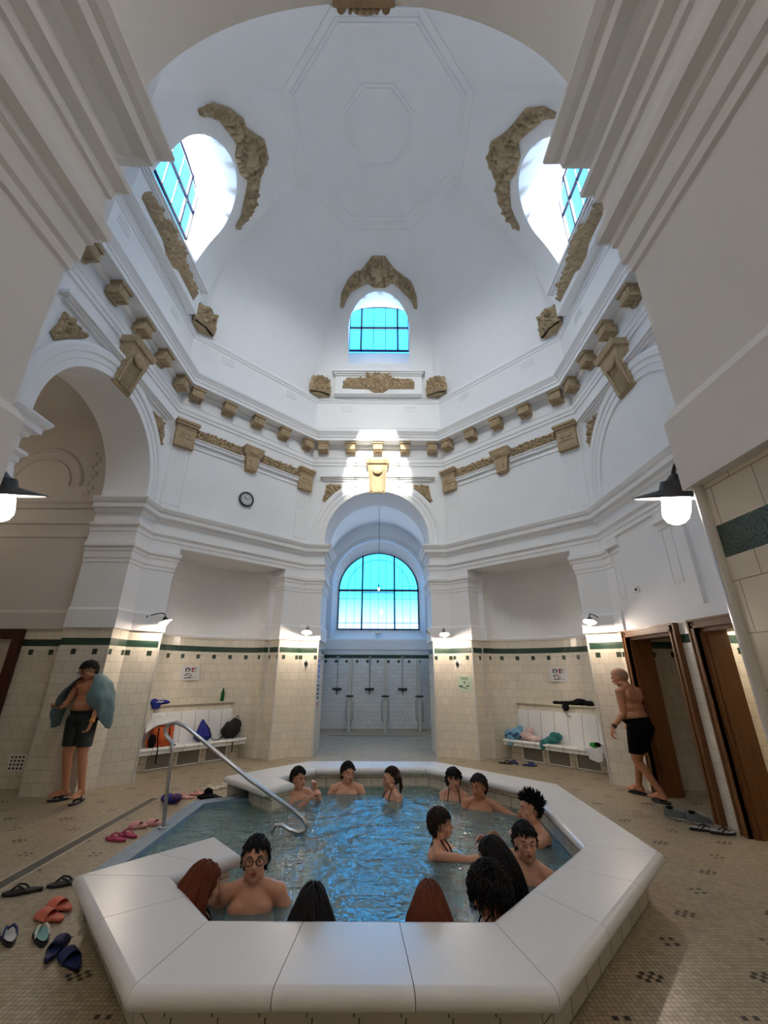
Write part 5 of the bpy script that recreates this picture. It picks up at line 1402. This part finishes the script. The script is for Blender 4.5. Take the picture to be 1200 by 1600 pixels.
wb = MB(); dd = (Ww-Ew).normalized(); q = Ww-dd*.02; wb.tube([q-dd*.010, q+dd*.010], .034, 16); wb.build('wristband', [FC('yellow_band', lin(214, 150, 60))], label='yellow wristband on the man with the towel', category='wristband')
# towel draped over both shoulders
tw = NT('grey_green_towel'); g_ = tw.new('ShaderNodeTexCoord'); f1 = tw.noise(g_.outputs['Object'], 5, 4); f2 = tw.noise(g_.outputs['Object'], 220, 2)
tw.set(color=tw.mix(f1, lin(74, 98, 98), lin(104, 132, 136)), rough=.95, sheen=.3); tw.bump(f2, .6, .004)
def drape(rows, name, mat, label, cat, thick=.006, nz=.01, seed=0, par=None, loc=(0, 0, 0)):
    """cloth from rows of points, refined, wrinkled and given thickness"""
    n, m_ = len(rows), len(rows[0]); P_ = np.array(rows, float)
    def up(A, ax, k):
        L = A.shape[ax]; t = np.linspace(0, L-1, (L-1)*k+1); i0 = np.clip(t.astype(int), 0, L-2); f = t-i0
        p = lambda o: np.take(A, np.clip(i0+o, 0, L-1), ax); sh_ = [1]*A.ndim; sh_[ax] = len(t); f = f.reshape(sh_)
        return .5*((2*p(0))+(-p(-1)+p(1))*f+(2*p(-1)-5*p(0)+4*p(1)-p(2))*f**2+(-p(-1)+3*p(0)-3*p(1)+p(2))*f**3)
    G = up(up(P_, 0, 5), 1, 5)
    out = []
    for i in range(G.shape[0]):
        r = []
        for j in range(G.shape[1]):
            p = Vector(G[i, j]); d = Vector((noise.noise(p*7+Vector((seed, 0, 0)))+.5*noise.noise(Vector((p.x*26, p.y*26, p.z*5+seed))), noise.noise(p*7+Vector((0, seed, 9))), .4*noise.noise(p*7+Vector((5, 0, seed)))))
            r.append(p+d*nz*2+Vector((0, 0, .3*nz*noise.noise(p*25))))
        out.append(r)
    mb = MB(); mb.grid(out, 0, True)
    o = mb.build(name, [mat], par, label=label, category=cat)
    s = o.modifiers.new('thickness', 'SOLIDIFY'); s.thickness = thick; s.offset = 0
    return o
Tm = Wm @ Lm
def TP(x, y, z): return tuple(Tm @ Vector((x, y, z)))
rows = [[TP(*p) for p in r] for r in (
    [(-.30, -.13, -.08), (-.31, -.16, .12), (-.28, -.15, .30), (-.20, -.12, .44), (-.10, -.08, .53), (-.07, -.02, .57)],
    [(-.36, -.04, -.14), (-.36, -.06, .10), (-.31, -.04, .33), (-.22, -.02, .50), (-.11, .0, .575), (-.07, .04, .60)],
    [(-.35, .10, -.10), (-.33, .12, .12), (-.29, .10, .36), (-.20, .10, .50), (-.10, .11, .56), (-.0, .11, .60)],
    [(-.0, .15, -.05), (0, .17, .12), (0, .17, .30), (0, .16, .42), (0, .13, .54), (0, .11, .60)],
    [(.34, .10, -.12), (.33, .12, .12), (.29, .10, .36), (.20, .10, .50), (.10, .11, .56), (.0, .11, .60)],
    [(.37, -.02, -.12), (.37, -.04, .10), (.32, -.04, .33), (.22, -.02, .50), (.11, .0, .575), (.07, .04, .60)],
    [(.33, -.12, .02), (.31, -.16, .15), (.28, -.16, .30), (.20, -.14, .44), (.11, -.09, .53), (.08, -.03, .57)],
    [(.16, -.17, .20), (.15, -.18, .24), (.14, -.18, .32), (.13, -.16, .42), (.10, -.11, .52), (.07, -.05, .57)])]
drape(rows, 'towel', tw.mat, 'grey green towel hanging over the shoulders of the man with the phone', 'towel', .008, .017, 3)
# walking man on the right
o, Wm, wr, ft, HC, Lm = P((3.58, 1.20, 1.63), -152, 'bald man in black shorts walking past the wooden doorway, seen from behind', hyaw=10, hpitch=20, skin='tan', hst='crop', hcol='grey', legs='stand', H=1.66, lean=10, belly=.04, voxel=.0058, group='men standing beside the pool', wide=1.2,
    feet=((3.74, 1.46, .10, r_(8)), (3.80, 1.05, .115, r_(-6))), suit='shorts', suitcol='black',
    arms={'L': {'to': (3.28, .98, .88), 'hint': (.6, 0, -.6), 'd': (-.35, -.1, -1), 'n': (.4, 0, .3), 'curl': .9}, 'R': {'to': (3.80, 1.62, .86), 'hint': (.8, 0, .2), 'd': (0, .1, -1), 'curl': .7}})
for s, nm in ((-1, 'right'), (1, 'left')):
    hl, fy = ft[s]; c = Wm @ (hl+fy*.065); c.z = 0; dv = Wm.to_3x3() @ fy
    sandal((c.x, c.y, .0), math.atan2(dv.x, -dv.y), 'slide', f_black, 'black slide sandal on the %s foot of the bald man' % nm, L=.27)
Ew, Ww = Wm @ wr[1][0], Wm @ wr[1][1]; dd = (Ww-Ew).normalized(); q = Ww-dd*.03
wb = MB(); wb.tube([q-dd*.012, q+dd*.012], .035, 16); wb.ell(q+Vector((-.02, -.025, .01)), (.018, .018, .018)); wb.build('wristwatch', [M['black']], label='black wristwatch on the bald man', category='watch')

# ------------------------------------------------------------------ bags, towels, bottle
def blob(T, parts, name, mat, label, cat, voxel=.012, nz=.012, sc=9, seed=0, par=None, it=3):
    mb = MB(T)
    for p in parts:
        if p[0] == 'e': mb.ell(p[1], p[2], p[3] if len(p) > 3 else None, 0, 14, 10)
        elif p[0] == 'b': mb.box(p[1], p[2], p[3] if len(p) > 3 else None)
        else: mb.tube(p[1], p[2], 10)
    me = fuse(mb, voxel, it)
    for v in me.vertices:
        q = v.co*sc+Vector((seed*3, 0, 0)); v.co += v.normal*nz*(noise.noise(q)+.5*noise.noise(q*2.3))
    me.materials.append(mat); o = bpy.data.objects.new(name, me); COL.objects.link(o)
    if par is not None: o.parent = par
    return tag(o, label, cat)
TL, TR = F(-1), F(1)
cl = lambda n, c: simple(n, c, .8, 12, .25, .3)
orange, rblue, dbag = cl('orange_nylon', lin(196, 84, 34)), cl('royal_blue_nylon', lin(22, 34, 128)), cl('dark_brown_nylon', lin(34, 26, 26))
whitec, tealc, pinkc, patt = cl('white_cotton', lin(206, 206, 206)), cl('teal_towelling', lin(36, 108, 104)), cl('pale_pink_cotton', lin(212, 184, 178)), cl('blue_white_cotton', lin(120, 170, 196))
S0 = .355
o = blob(TL, [('b', (-.62, .66, S0+.16), (.34, .18, .31)), ('e', (-.62, .64, S0+.17), (.17, .12, .16)), ('e', (-.78, .66, S0+.08), (.08, .1, .09))], 'backpack', orange, 'orange backpack on the left bench', 'bag', .012, .010)
m = MB(TL); m.tube([(-.72, .55, S0+.30), (-.73, .50, S0+.12), (-.70, .50, S0-.02), (-.70, .49, .12)], .010, 6); m.tube([(-.55, .53, S0+.3), (-.54, .52, S0+.15), (-.50, .53, S0+.02), (-.40, .54, S0+.01)], .010, 6); m.build('strap', [M['black_cloth']], o)
m = MB(TL); m.ell((-.78, .60, S0+.10), (.07, .06, .12)); m.build('side_pocket', [M['black_cloth']], o)
rows = [[tuple(TL @ Vector(p)) for p in r] for r in ([(-.92, .60, S0+.22), (-.74, .56, S0+.34), (-.58, .55, S0+.36), (-.44, .57, S0+.33)], [(-.90, .68, S0+.30), (-.74, .66, S0+.40), (-.58, .66, S0+.41), (-.42, .66, S0+.36)], [(-.88, .80, S0+.34), (-.72, .78, S0+.46), (-.58, .78, S0+.46), (-.40, .78, S0+.40)])]
drape(rows, 'shirt', whitec, 'crumpled white cloth lying on top of the orange backpack', 'cloth', .02, .012, 4)
o = blob(TL, [('e', (.12, .68, S0+.09), (.17, .10, .10)), ('t', [(.12, .68, S0+.08), (.11, .69, S0+.22), (.09, .70, S0+.32), (.09, .70, S0+.37)], [.14, .10, .045, .015])], 'drawstring_bag', rblue, 'royal blue drawstring bag in the middle of the left bench', 'bag', .012, .010, seed=2)
m = MB(TL); m.tube([(.10, .69, S0+.35), (.20, .60, S0+.20), (.24, .56, S0+.05), (.30, .54, S0+.015), (.40, .56, S0+.01)], .007, 6); m.build('cord', [M['black_cloth']], o)
o = blob(TL, [('e', (.68, .72, S0+.13), (.20, .12, .14)), ('e', (.76, .72, S0+.22), (.13, .11, .12)), ('e', (.62, .70, S0+.24), (.08, .08, .06))], 'backpack', dbag, 'dark brown backpack at the right end of the left bench', 'bag', .012, .014, seed=5)
m = MB(TL); m.tube([(.66, .56, S0+.1), (.64, .52, S0+.0), (.64, .50, S0-.05), (.64, .49, .14)], .010, 6); m.tube([(.52, .62, S0+.2), (.46, .60, S0+.05), (.40, .58, S0+.015)], .010, 6); m.tube([(.70, .64, S0+.33), (.75, .63, S0+.40), (.80, .66, S0+.34)], .009, 6); m.build('strap', [M['black_cloth']], o)
S1 = 1.0
o = blob(TL, [('e', (-.80, .90, S1+.05), (.12, .09, .06)), ('e', (-.62, .90, S1+.035), (.14, .07, .04)), ('e', (-.88, .90, S1+.10), (.06, .05, .06)), ('e', (-.74, .84, S1-.01), (.08, .03, .06))], 'folded_shirt', rblue, 'crumpled royal blue garment with white print on the left shelf', 'clothing', .01, .012, seed=8)
m = MB(TL)
for q in range(4): m.ell((-.74+.03*q, .815, S1+.045+.008*(q % 2)), (.018, .006, .012))
m.build('print', [M['paper']], o, kind='stuff')
t = empty('bottle', TL @ Vector((.52, .93, S1)), 0, 'green plastic bottle on the left shelf', 'bottle')
gm = NT('green_plastic'); gm.set(color=lin(14, 92, 48), rough=.15)
m = MB(); m.lathe([(.001, 0), (.034, .002), (.037, .02), (.035, .06), (.037, .12), (.036, .16), (.022, .20), (.013, .225), (.013, .235)], seg=20); m.build('body', [gm.mat], t)
m = MB(); m.lathe([(.016, .232), (.016, .25), (.001, .252)], seg=14); m.build('cap', [gm.mat], t)
# right bench (mirrored: -s is the far end)
o = blob(TR, [('e', (-.86, .66, S0+.07), (.10, .10, .08)), ('e', (-.72, .68, S0+.09), (.12, .10, .09)), ('e', (-.66, .72, S0+.17), (.06, .06, .07)), ('e', (-.78, .53, S0-.02), (.09, .03, .10))], 'beach_towel', patt, 'blue and white patterned towel at the far end of the right bench', 'towel', .01, .02, 14, seed=1)
m = MB(TR)
for q in range(7): m.ell((-.88+.05*q, .575-.01*(q % 3), S0+.05+.03*(q % 3)), (.022, .03, .018))
m.build('dark_spot', [cl('dark_blue_cotton', lin(34, 58, 110))], o, kind='stuff')
blob(TR, [('e', (-.50, .68, S0+.07), (.14, .11, .08)), ('e', (-.36, .66, S0+.045), (.14, .10, .055)), ('e', (-.46, .72, S0+.15), (.09, .08, .08))], 'blouse', pinkc, 'pale pink and white clothing heaped on the right bench', 'clothing', .01, .018, 12, seed=3)
blob(TR, [('e', (.0, .64, S0+.05), (.13, .10, .06)), ('e', (.06, .70, S0+.11), (.12, .09, .07)), ('e', (-.10, .55, S0-.0), (.08, .05, .07)), ('e', (-.13, .51, S0-.04), (.05, .03, .07))], 'towel', tealc, 'teal towel crumpled in the middle of the right bench', 'towel', .01, .02, 12, seed=4)
rows = [[tuple(TR @ Vector(p)) for p in r] for r in ([(.52, .62, S0+.02), (.66, .56, S0+.03), (.80, .58, S0+.10), (.94, .60, S0+.06)], [(.54, .54, S0+.01), (.66, .50, S0+.03), (.82, .50, S0+.07), (.95, .51, S0+.03)], [(.64, .49, S0-.02), (.70, .475, S0-.04), (.82, .47, S0-.04), (.92, .47, S0-.04)], [(.70, .475, S0-.12), (.73, .465, S0-.15), (.83, .46, S0-.17), (.92, .465, S0-.14)])]
o = drape(rows, 'shirt', whitec, 'white shirt with a green print hanging over the near end of the right bench', 'clothing', .02, .012, 9)
m = MB(TR); m.ell((.80, .485, S0+.075), (.075, .012, .045)); m.build('green_print', [cl('bright_green', lin(40, 140, 44))], o)
m = MB(TR); m.ell((.86, .480, S0+.09), (.06, .010, .035)); m.build('dark_print', [M['black_cloth']], o)
o = blob(TR, [('e', (.36, .92, S1+.035), (.16, .07, .04)), ('e', (.52, .92, S1+.06), (.12, .07, .06)), ('e', (.12, .93, S1+.03), (.12, .06, .035)), ('e', (.68, .92, S1+.04), (.12, .07, .045)), ('e', (.27, .84, S1-.03), (.07, .03, .08)), ('t', [(.0, .93, S1+.03), (.2, .92, S1+.04), (.4, .92, S1+.04)], .03)], 'trousers', M['black_cloth'], 'black trousers lying along the right shelf', 'clothing', .01, .014, 10, seed=6)
m = MB(TR); m.tube([(.22, .86, S1-.02), (.22, .85, S1-.10), (.27, .845, S1-.17), (.33, .85, S1-.20)], .006, 6); m.build('drawstring', [cl('olive_cord', lin(96, 92, 40))], o)
# cloth bundles on the floor
I4 = Matrix()
o = blob(Matrix.Translation((-2.56, 1.0, 0)), [('e', (0, 0, .045), (.13, .09, .05)), ('e', (-.06, .02, .05), (.08, .08, .05))], 'swim_bag', cl('ultramarine_fabric', lin(22, 24, 116)), 'small ultramarine pouch at the end of the drain grating', 'bag', .008, .010, seed=2)
m = MB(Matrix.Translation((-2.52, .98, 0))); m.ell((.03, -.01, .065), (.07, .06, .045)); m.build('flap', [f_purp], o)
blob(Matrix.Translation((-2.16, 1.16, 0)), [('e', (0, 0, .03), (.14, .08, .035)), ('e', (.0, .02, .08), (.06, .04, .05)), ('e', (.13, -.02, .02), (.08, .05, .022))], 'cloth', M['black_cloth'], 'black crumpled cloth at the pool edge beside the pink flip-flops', 'cloth', .008, .010, seed=7)
